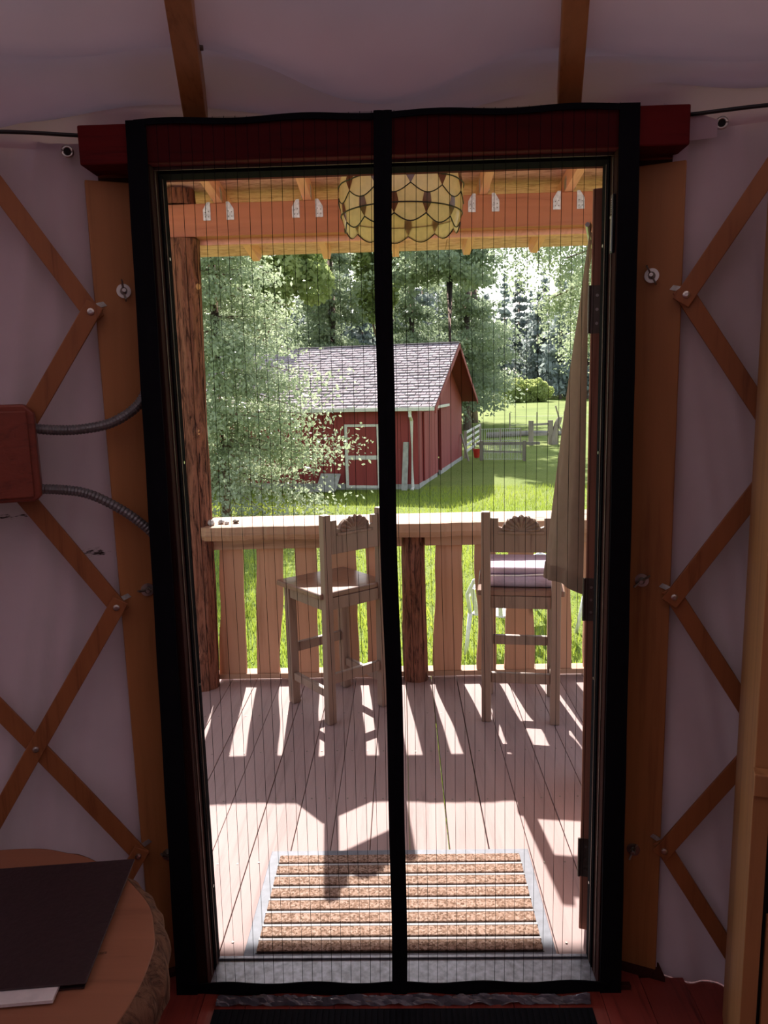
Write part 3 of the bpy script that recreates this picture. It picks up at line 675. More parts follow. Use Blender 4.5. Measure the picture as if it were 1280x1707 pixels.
def railing():
    t = thing('porch_railing', 'rustic porch railing with live edge slab rail and plank balusters', 'railing', (0, 2.1, 0))
    # live edge slab
    def slab(x0, x1, nm):
        n = 170; m = MB()
        f = lambda x: 1.965+.022*nz(x*2.3, 0, 1)+.010*nz(x*11, 0, 2)+.006*nz(x*40, 0, 7)
        b = lambda x: 2.265+.02*nz(x*2, 3, 1)
        vv = []; ff = []
        for i in range(n+1):
            x = x0+(x1-x0)*i/n; zb = .838+.006*nz(x*4, 1, 1)
            vv += [(x, f(x)+.012, zb), (x, f(x)-.006, zb+.03), (x, f(x), .912), (x, f(x)+.02, .917), (x, b(x), .917), (x, b(x), zb)]
        for i in range(n):
            for k in range(6): ff.append((6*i+k, 6*i+(k+1) % 6, 6*(i+1)+(k+1) % 6, 6*(i+1)+k))
        ff += [tuple(range(6)), tuple(6*n+k for k in range(6))]
        return m.add(vv, ff).build(nm, M_rail, t, world=True)
    slab(-1.9, -.9995+1.0, 'top_rail') if False else slab(-1.045, 1.56, 'top_rail')
    slab(-2.0, -1.15, 'top_rail')
    for x0, x1 in ((-1.03, .02), (.145, 1.56), (-2.0, -1.15)):
        MB().box(x0, x1, 2.045, 2.085, .775, .84).build('upper_rail', M_rail, t, world=True, bevel=.003)
        MB().box(x0, x1, 2.075, 2.165, .022, .052).build('bottom_rail', M_rail, t, world=True, bevel=.004)
    logpost('short_post', '', .083, 2.11, -.005, .84, .064, 5, parent=t)
    B = [(-.977, -.854, -1.025, -.872), (-.777, -.625, -.81, -.684), (-.565, -.449, -.581, -.462), (-.385, -.23, -.395, -.235), (-.182, -.055, -.185, -.05),
         (.211, .349, .181, .336), (.42, .525, .425, .53), (.603, .734, .578, .745), (.815, .94, .82, .95), (1.0, 1.12, 1.02, 1.13), (1.2, 1.33, 1.18, 1.32), (1.4, 1.5, 1.38, 1.52),
         (-1.30, -1.19, -1.31, -1.2), (-1.5, -1.38, -1.51, -1.36), (-1.72, -1.57, -1.70, -1.58), (-1.92, -1.8, -1.93, -1.79)]
    for i, (a0, a1, b0, b1) in enumerate(B):
        n = 14; L = []; Rr = []
        for k in range(n+1):
            v = k/n; z = .052+(.835-.052)*v
            wv = .013 if i not in (6, 7) else .024
            l = b0+(a0-b0)*v+wv*nz(i*3.1, z*3.5, 0)*math.sin(math.pi*v)**.5; r_ = b1+(a1-b1)*v+wv*nz(i*5.7, z*3.2, 4)*math.sin(math.pi*v)**.5
            if i == 7: e = math.exp(-((z-.52)/.09)**2); l += .022*e; r_ -= .025*e
            L.append((l, z)); Rr.append((r_, z))
        m = MB(); yf, yb = 2.087, 2.112
        vv = [(x, yf, z) for x, z in L]+[(x, yf, z) for x, z in Rr]+[(x, yb, z) for x, z in L]+[(x, yb, z) for x, z in Rr]; q = n+1
        ff = []
        for k in range(n):
            ff += [(k, q+k, q+k+1, k+1), (2*q+k, 2*q+k+1, 3*q+k+1, 3*q+k), (k, k+1, 2*q+k+1, 2*q+k), (q+k, 3*q+k, 3*q+k+1, q+k+1)]
        ff += [(0, 2*q, 3*q, q), (n, q+n, 3*q+n, 2*q+n)]
        m.add(vv, ff).build('baluster', M_bal, t, world=True)
railing()
for i, (x, y, sz, lab) in enumerate(((-1.0, 2.02, .022, 'largest whitish pebble on the rail beside the log post'), (-.955, 2.06, .018, 'pale pebble second from the log post on the rail'), (-.92, 2.04, .014, 'small grey pebble on the rail near the log post'), (-.875, 2.07, .017, 'dark speckled pebble farthest from the log post on the rail'))):
    m = MB(); bm = bmesh.new(); bmesh.ops.create_icosphere(bm, subdivisions=2, radius=sz)
    for v in bm.verts: v.co *= 1+.35*nz(v.co.x*60+i*9, v.co.y*60, v.co.z*60); v.co.z *= .75
    me = bpy.data.meshes.new('pebble'); bm.to_mesh(me); bm.free(); me.materials.append(M_stone if i != 3 else M_hinge)
    o = obj_from('pebble', me); o.location = (x, y, .917+sz*.62); tag(o, lab, 'pebble', 'pebbles on the porch rail')
def leaf_curl():
    o = MB().grid(lambda u, v: (.845+.06*u, 2.02+.03*(v-.5)*math.sin(math.pi*(.05+.9*u)), .925+.012*math.sin(u*6)+.02*abs(v-.5)), 10, 4).build('curled_leaf', M_hinge, solid=.002)
    tag(o, 'dark curled dry leaf lying on the railing behind the right stool', 'leaf')
leaf_curl()

# ------------------------------------------------------------------ porch roof
RS = .13
def rz_(y): return 2.640-RS*(y-2.0)          # underside of the sheathing
def porch_roof():
    t = thing('porch_roof', 'porch roof with wood panel sheathing on rafters', 'roof', (0, 2.0, 2.55))
    xs = [-2.1, -.88, .34, 1.56, 2.1]
    for i in range(4):
        for (ya, yb) in ((.21, 1.0), (1.0, 3.16)):
            MB().prism([(ya, 0), (yb, 0), (yb, .014), (ya, .014)], lambda y, d: (xs[i]+.0015, y, rz_(y)+d), lambda y, d: (xs[i+1]-.0015, y, rz_(y)+d)).build('sheathing_panel', M_osb, t, world=True)
    MB().prism([(.20, .015), (3.18, .015), (3.18, .035), (.20, .035)], lambda y, d: (-2.14, y, rz_(y)+d), lambda y, d: (2.14, y, rz_(y)+d)).build('roofing', M_shingle, t, world=True)
    for x in (-1.74, -1.30, -.857, -.412, .02, .462, .880, 1.32, 1.76):
        b = -.088
        MB().prism([(.22, b), (2.98, b), (3.06, b+.05), (3.06, -.0005), (.22, -.0005)], lambda y, d: (x-.021, y, rz_(y)+d), lambda y, d: (x+.021, y, rz_(y)+d)).build('porch_rafter', M_raft2, t, world=True, bevel=.002)
        for s in (-1, 1):      # metal hurricane ties on the beam face
            p = [(x+s*.040, 2.468), (x+s*.077, 2.468), (x+s*.077, 2.520), (x+s*.055, 2.555), (x+s*.040, 2.555)]
            tie = MB().prism(p, lambda a, c: (a, 1.9965, c), lambda a, c: (a, 1.9995, c)).build('metal_tie', M_galv, t, world=True)
            MB().prism([(1.96, 2.556), (1.9995, 2.556), (1.9995, 2.60), (1.96, 2.615)], lambda a, c: (x+s*.0215, a, c), lambda a, c: (x+s*.0235, a, c)).build('tie_wing', M_galv, tie, world=True)
            for (da, dc) in ((.05, 2.485), (.066, 2.485), (.05, 2.51), (.066, 2.505)):
                MB().tube([(x+s*da, 1.9965, dc), (x+s*da, 1.9945, dc)], .003, 6).build('nail', M_hinge, tie, world=True)
    return t
porch_roof()
bm_ = thing('porch_beam', 'reddish timber beam carrying the porch rafters', 'beam', (0, 2.04, 2.39))
MB().box(-2.0, 2.0, 2.0, 2.085, 2.392, 2.55).build('timber', M_beam, bm_, world=True, bevel=.004)
MB().box(-2.0, 2.0, 2.085, 2.125, 2.366, 2.55).build('lighter_board', M_raft2, bm_, world=True, bevel=.002)

# ------------------------------------------------------------------ stained glass lamp
def lamp():
    cx, cy = .05, 1.2
    t = thing('hanging_lamp', 'cream and brown stained glass hanging lamp shade under the porch roof', 'lamp', (cx, cy, 2.22))
    def rr(z):
        pts = [(2.20, .212), (2.235, .222), (2.29, .236), (2.345, .243), (2.40, .243), (2.45, .232), (2.50, .205), (2.54, .165), (2.57, .11), (2.585, .06)]
        for (a, ra), (b, rb) in zip(pts, pts[1:]):
            if a <= z <= b: s = (z-a)/(b-a); s = s; return ra+(rb-ra)*s
        return pts[0][1] if z < pts[0][0] else pts[-1][1]
    def P(th, z, d=0):
        r_ = rr(z)+d; return (cx+r_*math.sin(th), cy-r_*math.cos(th), z)
    S = math.radians(30); off = math.radians(7.9)
    def patch(name, th0, th1, lo, hi, mat, d=0, nu=8, nv=5):
        MB().grid(lambda u, v: P(th0+(th1-th0)*u, lo(u)+(hi(u)-lo(u))*v, d), nu, nv).build(name, mat, t, smooth=True, world=True)
    def came(f, n=10, r_=.0022):
        return [f(k/n) for k in range(n+1)]
    for k in range(12):
        a = off+k*S; b = a+S
        sc1 = lambda u: 2.356-.031*math.sin(math.pi*u)
        patch('glass_panel', a, b, lambda u: 2.394, lambda u: 2.555, M_cream, 0, 8, 8)
        patch('glass_panel', a, b, sc1, lambda u: 2.394, M_cream)
        c0 = a+S/2; c1 = c0+S
        hi2 = lambda u: 2.356-.031*math.sin(math.pi*((u+.5) % 1.0))
        sc2 = lambda u: 2.256-.028*math.sin(math.pi*u)
        patch('glass_panel', c0, c1, lambda u: 2.291, hi2, M_cream)
        patch('glass_panel', c0, c1, sc2, lambda u: 2.291, M_cream)
        def kite(c, zb, zw, zt, wd, wt):
            hw = lambda v: (v/.45)*wd if v < .45 else wd+(wt-wd)*(v-.45)/.55
            zz = lambda v: zb+(zw-zb)*(v/.45) if v < .45 else zw+(zt-zw)*(v-.45)/.55
            MB().grid(lambda u, v: P(c+(2*u-1)*hw(v)/.24, zz(v), .003), 4, 10).build('kite_panel', M_amber, t, smooth=True, world=True)
        kite(a, 2.354, 2.396, 2.447, .0235, .014); kite(a, 2.47, 2.50, 2.55, .012, .006)
        kite(c0, 2.255, 2.292, 2.328, .019, .012)
        m = MB()
        m.tube(came(lambda s: P(a+S*s, sc1(s), .003)), .0022, 5); m.tube(came(lambda s: P(a+S*s, 2.394+.003*math.sin(math.pi*s), .003)), .0028, 5)
        m.tube(came(lambda s: P(a, 2.447+.11*s, .003), 6), .0022, 5)
        m.tube(came(lambda s: P(c0+S*s, sc2(s), .003)), .0025, 5); m.tube(came(lambda s: P(c0+S*s, 2.291, .003)), .0028, 5)
        m.build('lead_line', M_lead, t, world=True)
    MB().lathe([(.115, 2.555), (.10, 2.58), (.03, 2.60), (.012, 2.62)], 20, (cx, cy, 0)).build('cap', M_lead, t, smooth=True, world=True)
    MB().tube([(cx, cy, 2.61), (cx, cy, rz_(cy))], .005, 6).build('chain', M_lead, t, world=True)
    MB().lathe([(.004, 2.58), (.022, 2.52), (.03, 2.46), (.022, 2.43), (.003, 2.42)], 14, (cx, cy, 0)).build('bulb', M_white, t, smooth=True, world=True)
lamp()

# ------------------------------------------------------------------ bar stools
def stool(label, loc, rz):
    """local: back posts at y=0, seat runs to +y, width along x from 0 to W"""
    W, D = .372, .385; p = .046
    t = thing('bar_stool', label, 'stool', loc, rz, 'carved wooden bar stools')
    for x in (0, W-p):
        MB().add([(x,0,0),(x+p,0,0),(x+p,p,0),(x,p,0),(x+.002,-.012,1.042),(x+p-.002,-.012,1.042),(x+p-.002,p-.016,1.042),(x+.002,p-.016,1.042)],
                 [(0,3,2,1),(4,5,6,7),(0,1,5,4),(1,2,6,5),(2,3,7,6),(3,0,4,7)]).build('back_leg', M_chair, t, bevel=.005)
        MB().box(x, x+p, D-p, D, 0, .632).build('front_leg', M_chair, t, bevel=.005)
    MB().prism([(-.018, .012), (W+.018, .012), (W+.026, D+.03), (-.026, D+.03)], lambda x, y: (x, y, .634), lambda x, y: (x, y, .662)).build('seat', M_seat, t, bevel=.006)
    for y0, y1 in ((.008, .034), (D-.036, D-.01)): MB().box(p, W-p, y0, y1, .575, .634).build('apron', M_chair, t, bevel=.002)
    for x0 in (.008, W-.034): MB().box(x0, x0+.026, p, D-p, .575, .634).build('apron', M_chair, t, bevel=.002)
    MB().box(p, W-p, .010, .036, .200, .250).build('stretcher', M_chair, t, bevel=.004)
    MB().box(p, W-p, D-.036, D-.010, .275, .325).build('stretcher', M_chair, t, bevel=.004)
    for x0 in (.010, W-.036): MB().box(x0, x0+.026, p, D-p, .13, .172).build('stretcher', M_chair, t, bevel=.004)
    # crest rail with stepped shoulders and carved shell
    c = W/2; prof = [(p-.001, .850), (W-p+.001, .850), (W-p+.001, 1.012), (W-p-.035, 1.012), (W-p-.035, .972)]
    arc = [(c+.088*math.cos(q), .958+.062*math.sin(q)) for q in np.linspace(.12, math.pi-.12, 15)]
    prof += arc + [(p+.035, .972), (p+.035, 1.012), (p-.001, 1.012)]
    cr = MB().prism(prof, lambda x, z: (x, -.006, z), lambda x, z: (x, .020, z)).build('crest_rail', M_chair, t, bevel=.003)
    for i, q in enumerate(np.linspace(.18, math.pi-.18, 9)):
        bx, bz = c, .950; m = MB(); L = .062+.012*math.sin(q)
        d = Vector((math.cos(q)*1.18, 0, math.sin(q)*.92)); s_ = Vector((-math.sin(q), 0, math.cos(q)))
        o_ = Vector((bx, -.007, bz)); yv = Vector((0, -1, 0))
        vv = [o_+d*.018, o_+d*(L*.6)+s_*.012, o_+d*L*1.08+s_*.011, o_+d*L*1.18, o_+d*L*1.08-s_*.011, o_+d*(L*.6)-s_*.012]
        top = [o_+d*.03+yv*.004, o_+d*L*.7+yv*.014, o_+d*L*1.06+yv*.012]
        m.add(vv+top, [(0,1,7,6),(1,2,8,7),(2,3,8),(3,4,8),(4,5,7,8),(5,0,6,7)]); m.build('shell_petal', M_chair, cr)
    MB().box(c-.105, c+.105, -.013, -.005, .938, .950).build('carved_ledge', M_chair, cr, bevel=.002)
    return t
d1 = math.atan2(.24, .297)
s1 = stool('wooden bar stool with bare seat turned left near the centre strip', (-.350, 1.511, 0), math.atan2(.24, .297))
s2 = stool('wooden bar stool seen from behind with a lavender cushion on its seat', (.392, 1.535, 0), R_(-8.5))
def cushion():
    t = thing('seat_cushion', 'folded lavender cushion on the right bar stool seat', 'cushion', (.392, 1.535, .663), R_(-8.5))
    def pad(z0, z1, x0, x1, y0, y1, nm, mat, b):
        o = MB().box(x0, x1, y0, y1, z0, z1).build(nm, mat, t, bevel=b); o.modifiers['edges'].segments = 4; return o
    pad(.001, .052, .0, .365, .055, .40, 'lower_pad', M_cush1, .022)
    pad(.053, .088, .005, .36, .10, .405, 'folded_pad', M_cush1, .016)
    MB().tube([(.02, .075, .054), (.18, .078, .056), (.35, .092, .062)], .004, 8).build('sunlit_sliver', M_cush2, t)  # white tube paints the sliver of sun near the cushion's back edge
cushion()

# ------------------------------------------------------------------ open door leaf with curtain
def door_leaf():
    ang = R_(-15.5)           # swung past square: local +y runs along the leaf
    t = thing('door_1', 'reddish wooden outward opening door swung wide on the right', None, (.524, .075, 0), ang, kind='structure')
    W, T = .98, .042
    for (y0, y1) in ((0, .105), (W-.105, W)): MB().box(0, T, y0, y1, .03, 2.105).build('stile', M_frame_d, t, bevel=.003)
    for (z0, z1) in ((.03, .26), (.92, 1.06), (2.0, 2.105)): MB().box(.002, T-.002, .105, W-.105, z0, z1).build('rail', M_frame_d, t, bevel=.002)
    MB().box(.016, .026, .105, W-.105, .26, .92).build('panel', M_frame_d, t)
    MB().box(.018, .023, .105, W-.105, 1.06, 2.0).build('pane', M_pane, t)
    for z in (1.81, 1.04, .265):
        h = MB().prism([(-.001, z-.06), (.026, z-.06), (.030, z-.05), (.030, z+.05), (.026, z+.06), (-.001, z+.06)], lambda a, b: (a, -.0025, b), lambda a, b: (a, .0, b)).build('hinge', M_hinge, t)
        MB().tube([(-.003, -.003, z-.06), (-.003, -.003, z+.06)], .004, 8).build('hinge_pin', M_hinge, h)
        for dz in (-.035, 0, .035): MB().tube([(.016, -.0026, z+dz), (.016, -.004, z+dz)], .004, 8).build('screw', M_steel, h)
    c = thing('door_curtain', 'beige cloth curtain hanging on the open door', 'curtain', (.524, .075, 1.05), ang)
    def fn(u, v):
        y = .012+.34*u*(.9+.5*v); fl = (1-v)**.78       # v from hem to rod, gathered towards the hinges
        x = -.006-.118*fl*math.sin(math.pi*.62*u**.8)-.007*math.sin(u*20+v*1.5)*(.4+.6*fl)*min(1, u*6)
        return (x, y, .985*v+.010*math.sin(u*7)*(1-v))
    MB().grid(fn, 70, 30).build('cloth', M_curtain, c, smooth=True)
    MB().tube([(-.012, .01, .972), (-.012, .84, .972)], .006, 8).build('curtain_rod', M_steel, c)
    MB().grid(lambda u, v: (fn(u, v*.045)[0]-.002, fn(u, v*.045)[1], fn(u, v*.045)[2]), 70, 2).build('hem', M_curtain, c, smooth=True)
M_frame_d = wood('door_leaf_wood', (.55, .25, .17), (.42, .175, .12), 'Z', 18, .5, .03)
def mk_pane():
    m, t, o = nt('window_pane'); g = N(t, 'ShaderNodeBsdfGlass', Roughness=0.0, IOR=1.45); tr = N(t, 'ShaderNodeBsdfTransparent'); mx = N(t, 'ShaderNodeMixShader', Fac=.12)
    gl = N(t, 'ShaderNodeBsdfGlossy', Roughness=.02); t.links.new(tr.outputs[0], mx.inputs[1]); t.links.new(gl.outputs[0], mx.inputs[2]); t.links.new(mx.outputs[0], o.inputs[0]); return m
M_pane = mk_pane()
door_leaf()

# ------------------------------------------------------------------ barn
def barn():
    t = thing('barn', 'red barn with pale shingle roof and white trimmed door', 'barn', (.46, 18.72, GZ), R_(-13.0))
    L, D, E, H = 9.0, 8.3, 2.30, 4.05; mid = D/2; TH = .04
    x = -L
    while x < -.01:
        MB().box(x+.004, min(x+.61, 0)-.004, 0, TH, .12, E).build('siding_panel', M_red, t); x += .61
    y = 0.0
    while y < D-.01:
        y1 = min(y+.61, D)
        za = E+(H-E)*(1-abs(y-mid)/mid); zb = E+(H-E)*(1-abs(y1-mid)/mid)
        z0 = .12 if not (2.85 < (y+y1)/2 < 3.55) else 2.05
        pts = [(y+.004, z0), (y1-.004, z0), (y1-.004, zb-.02)] + ([(mid, H-.02)] if y < mid < y1 else []) + [(y+.004, za-.02)]
        MB().prism(pts, lambda a, c: (-TH, a, c), lambda a, c: (0, a, c)).build('siding_panel', M_red, t); y = y1
    MB().box(-L, 0, D-TH, D, .12, E).build('siding_panel', M_red, t)
    MB().box(-L, -L+TH, 0, D, .12, E).build('siding_panel', M_red, t)
    MB().box(-L, -TH-.01, TH+.02, D-.05, .0, .05).build('dark_interior', M_dark, t)
    MB().box(-3, -2.95, TH+.02, D-.05, 0, E).build('inner_partition', M_dark, t)
    MB().box(-L-.02, .02, -.02, .03, -.12, .13).build('foundation', M_grey, t); MB().box(-.05, .02, 0, 2.9, -.12, .13).box(-.05, .02, 3.5, D, -.12, .13).build('foundation', M_grey, t)
    OX, OF = .55, .30; sl_ = (H-E)/mid
    for s in (0, 1):
        ya = -OF if s == 0 else D+OF
        za = E-sl_*OF
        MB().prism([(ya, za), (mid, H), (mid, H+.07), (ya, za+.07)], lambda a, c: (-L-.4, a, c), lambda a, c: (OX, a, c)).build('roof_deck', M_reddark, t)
    # shingle courses on both slopes
    sh = MB(); nc = 24; ln = math.hypot(mid+OF, (H-E)+sl_*OF); up = Vector((0, mid+OF, (H-E)+sl_*OF)).normalized(); nm = Vector((0, -up.z, up.y))
    base = Vector((0, -OF-.03, E-sl_*OF+.072-.01))
    for r_ in range(nc):
        x = -L-.42+(.15 if r_ % 2 else 0)
        while x < OX:
            x1 = min(x+.30, OX+.02); a = base+up*(ln*r_/nc); b = base+up*(ln*(r_+1.15)/nc); h0 = .030+.022*random.random()
            j = .012*random.random()
            v0 = [Vector((x+.011, 0, 0))+a-up*j+nm*.004, Vector((x1-.011, 0, 0))+a-up*j+nm*.004, Vector((x1-.011, 0, 0))+b, Vector((x+.011, 0, 0))+b]
            sh.add(v0+[v0[0]+nm*h0, v0[1]+nm*h0, v0[2]+nm*.012, v0[3]+nm*.012], [(4,5,6,7),(0,1,5,4),(1,2,6,5),(3,0,4,7)]); x = x1
    sh.build('shingles', M_shingle, t, kind='stuff')
    MB().prism([(mid, H+.075), (D+OF+.03, E-sl_*OF+.07), (D+OF+.03, E-sl_*OF+.09), (mid, H+.10)], lambda a, c: (-L-.42, a, c), lambda a, c: (OX+.02, a, c)).build('rear_roofing', M_shingle, t)
    MB().bar((-L-.42, mid, H+.10), (OX+.02, mid, H+.10), .22, .03).build('ridge_cap', M_shingle, t)
    for s in (0, 1):      # barge boards
        ya = -OF if s == 0 else D+OF; za = E-sl_*OF
        MB().prism([(ya, za-.09), (mid, H-.09), (mid, H+.07), (ya, za+.07)], lambda a, c: (OX, a, c), lambda a, c: (OX+.03, a, c)).build('barge_board', M_red, t)
    MB().box(-L-.4, OX, -OF-.09, -OF, E-sl_*OF-.02, E-sl_*OF+.085).build('gutter', M_trimw, t, bevel=.01)
    MB().tube([(-.12, -OF-.03, E-.15), (-.12, -OF-.03, E-.28), (-.14, -.05, E-.42), (-.14, -.05, .05), (-.14, -.18, -.02)], .048, 8).build('downspout', M_trimw, t)
    # white trimmed front door
    xa, xb, zt = -2.06, -1.05, 1.80
    d = MB().box(xa, xb, -.035, 0, .03, zt).build('front_door', M_red, t)
    for bx in ((xa, xb, zt-.07, zt), (xa, xb, .02, .09), (xa, xb, .82, .93)): MB().box(bx[0], bx[1], -.055, -.035, bx[2], bx[3]).build('door_trim', M_trimw, d)
    for x0 in (xa, xb-.08): MB().box(x0, x0+.08, -.056, -.035, .02, zt).build('door_trim', M_trimw, d)
    # sliding door with track on the gable side
    sd = MB().box(.02, .055, .75, 2.88, .14, 2.08).build('sliding_door', M_red, t)
    for yy in (1.28, 1.81, 2.35): MB().box(.055, .06, yy, yy+.02, .14, 2.08).build('batten_joint', M_reddark, sd)
    MB().box(.02, .10, .7, 4.9, 2.12, 2.20).build('door_track', M_trimw, t)
    MB().box(-.03, .05, 3.50, 3.58, .12, 2.08).build('door_stop_post', M_red, t)
    # small window on the hidden left part
    wd = MB().box(-5.9, -5.1, -.04, 0, .95, 1.7).build('window', M_trimw, t)
    MB().box(-5.83, -5.53, -.05, -.04, 1.02, 1.63).build('pane', M_dark, wd); MB().box(-5.47, -5.17, -.05, -.04, 1.02, 1.63).build('pane', M_dark, wd)
    MB().box(-.02, .02, .02, .10, .12, E).build('corner_board', M_red, t)
barn()
def loc_barn(x, y, z=0):
    c, s = math.cos(R_(-13)), math.sin(R_(-13)); return Vector((.46+x*c-y*s, 18.72+x*s+y*c, GZ+z))
def prop(name, label, cat, bars, mat, group=None):
    m = MB()
    for p, q, wd, th in bars: m.bar(p, q, wd, th)
    o = m.build(name, mat, bevel=.006); tag(o, label, cat, group); return o
prop('leaning_plank', 'pale weathered plank leaning on the barn front beside the downspout', 'plank', [(loc_barn(-.33, -.28, -.01), loc_barn(-.30, -.06, 1.30), .16, .03)], M_grey)
prop('grey_panel', 'grey flat panel leaning against the barn wall left of its door', 'panel', [(loc_barn(-2.55, -.42, .0), loc_barn(-2.50, -.06, .42), .62, .03)], M_grey)
prop('ground_boards', 'flat grey board lying in the grass before the barn', 'board', [(loc_barn(-3.3, -.75, .02), loc_barn(-2.2, -.70, .02), .25, .04)], M_grey)
prop('leaning_post', 'dark stick leaning on the far corner of the barn', 'stick', [(loc_barn(.35, 7.6, -.01), loc_barn(.06, 7.7, 1.0), .09, .05)], M_weatheredz)

# ------------------------------------------------------------------ fences beyond the barn
def fence(name, label, a, b, posts, rails, h, mat_r, mat_p, rw=.09, pw=.10):
    a, b = Vector(a), Vector(b); t = thing(name, label, 'fence', tuple(a))
    for k in range(posts):
        p = a.lerp(b, k/(posts-1)); MB().bar(p-Vector((0,0,.1)), p+Vector((0, 0, h*1.05)), pw, pw).build('post', mat_p, t, world=True)
    for z in rails: MB().bar(a+Vector((0, 0, z)), b+Vector((0, 0, z+.02)), .035, rw).build('rail', mat_r, t, world=True)
    return t
fence('board_fence', 'pale board fence of four rails running from the barn corner', (2.50, 27.3, GZ), (3.62, 32.6, GZ), 3, (.22, .46, .72, .96), .98, M_trimw, M_weathered)
def pen():
    t = thing('wire_gate', 'low wooden frame with wire mesh standing on the lawn', 'gate', (3.0, 26.2, GZ))
    P = lambda x, z: (3.0+(x*1.55), 26.25-.35*x, GZ+z)
    for x in (0, 1): MB().bar(P(x, -.1), P(x, .72), .11, .11).build('post', M_weatheredz, t, world=True)
    MB().bar(P(-.12, .62), P(1.35, .62), .08, .10).build('top_rail', M_weathered, t, world=True)
    MB().bar(P(.05, .34), P(.95, .30), .03, .05).build('mid_rail', M_weathered, t, world=True)
    m = MB().bar(P(.05, .04), P(.95, .04), .012, .012)
    for k in range(26):
        x = .05+.9*k/25; m.bar(P(x, .02), P(x, .58), .012, .012)
    m.build('wire_mesh', M_galv, t, world=True, kind='stuff')
    # second hurdle a little behind
    g = thing('wire_hurdle', 'wire hurdle panel standing just behind the low wooden frame', 'gate', (3.2, 28.6, GZ))
    Q = lambda x, z: (3.2+(x*1.6), 28.6-.2*x, GZ+z)
    m = MB()
    for k in range(20):
        x = k/19; m.bar(Q(x, .05), Q(x, 1.02), .014, .014)
    for z in (.06, .55, 1.02): m.bar(Q(0, z), Q(1, z), .02, .02)
    m.build('wire_mesh', M_galv, g, world=True, kind='stuff')
    for x in (0, .5, 1): MB().bar(Q(x, -.05), Q(x, 1.05), .04, .04).build('post', M_weatheredz, g, world=True)
    b = thing('bucket', 'small red bucket beside the wire gate', 'bucket', (2.92, 27.2, GZ))
    MB().lathe([(.10, .01), (.15, .34), (.14, .34), (.09, .04)], 14).build('pail', M_redb, b); MB().tube([(-.15, 0, .33), (-.1, 0, .42), (0, 0, .46), (.1, 0, .42), (.15, 0, .33)], .008, 5).build('handle', M_galv, b)
pen()
fence('rail_fence', 'weathered two rail fence section right of the wire gate', (5.93, 32.6, GZ), (6.85, 32.8, GZ), 2, (.45, .92), 1.05, M_weathered, M_weatheredz, .10, .2)
fence('wire_fence', 'thin post and wire fence farther back on the meadow', (6.6, 44, GZ), (11.5, 44, GZ), 4, (.3, .8), 1.0, M_galv, M_weatheredz, .015, .06)
def brace():
    t = thing('braced_post', 'broken weathered corner post with leaning stick beside the curtain', 'post', (7.05, 32.8, GZ))
    def fn(u, v):
        q = 2*math.pi*u; r_ = (.20-.10*v)*(1+.5*nz(math.cos(q)*2, math.sin(q)*2, v*3)); return (7.0+.28*v*v+r_*math.cos(q), 32.8+r_*math.sin(q), GZ-.02+1.25*v)
    m = MB().grid(fn, 20, 14); m.add([fn(k/12, 1) for k in range(12)], [tuple(range(12))]); m.build('stump', M_weatheredz, t, world=True, smooth=True)
    MB().bar((7.28, 32.75, GZ+1.0), (7.05, 32.7, GZ+1.75), .05, .05).build('stick', M_weatheredz, t, world=True)
    MB().bar((7.15, 32.7, GZ+.9), (7.75, 32.6, GZ), .10, .10).build('brace', M_weatheredz, t, world=True)
brace()
lg = MB().tube([(4.6, 38.5, GZ+.1), (7, 38.9, GZ+.12), (9.6, 38.6, GZ+.1)], [.16, .15, .11], 10).build('fallen_log', M_weathered, smooth=True)
tag(lg, 'long pale fallen log lying on the meadow behind the fences', 'log')

# ------------------------------------------------------------------ white garden chairs below the porch
def garden_chair(label, loc, rz):
    t = thing('garden_chair', label, 'chair', loc, rz, 'white garden chairs')
    MB().grid(lambda u, v: (-.23+.46*u, -.22+.44*v, .42-.02*math.sin(math.pi*u)*math.sin(math.pi*v)), 8, 8).build('seat', M_white, t, smooth=True, solid=.02)
    for k in range(5):
        x = -.17+.085*k; h = .86-.10*(abs(k-2)/2)**2
        MB().bar((x, .21, .43), (x*1.15, .32, h-.03), .045, .014, (0, 1, 0)).build('back_slat', M_white, t)
    MB().tube([(-.24, .22, .42), (-.25, .29, .66), (-.17, .33, .82), (0, .345, .88), (.17, .33, .82), (.25, .29, .66), (.24, .22, .42)], .022, 8).build('back_frame', M_white, t, smooth=True)
    for s in (-1, 1):
        MB().tube([(s*.255, .26, .62), (s*.28, 0, .64), (s*.27, -.22, .62), (s*.25, -.25, .56)], [.02, .028, .028, .02], 8).build('armrest', M_white, t, smooth=True)
        MB().tube([(s*.25, -.25, .60), (s*.24, -.24, .4), (s*.26, -.27, 0)], [.02, .028, .022], 8).build('leg', M_white, t, smooth=True)
        MB().tube([(s*.24, .22, .44), (s*.27, .30, 0)], [.026, .02], 8).build('leg', M_white, t, smooth=True)
garden_chair('white garden chair seen through the gaps left of the right stool', (1.02, 5.9, GZ), R_(160))
garden_chair('white garden chair standing under the right stool cushion behind the railing', (1.50, 6.9, GZ), R_(195))
garden_chair('white garden chair farthest right behind the railing and curtain', (2.35, 6.2, GZ), R_(110))

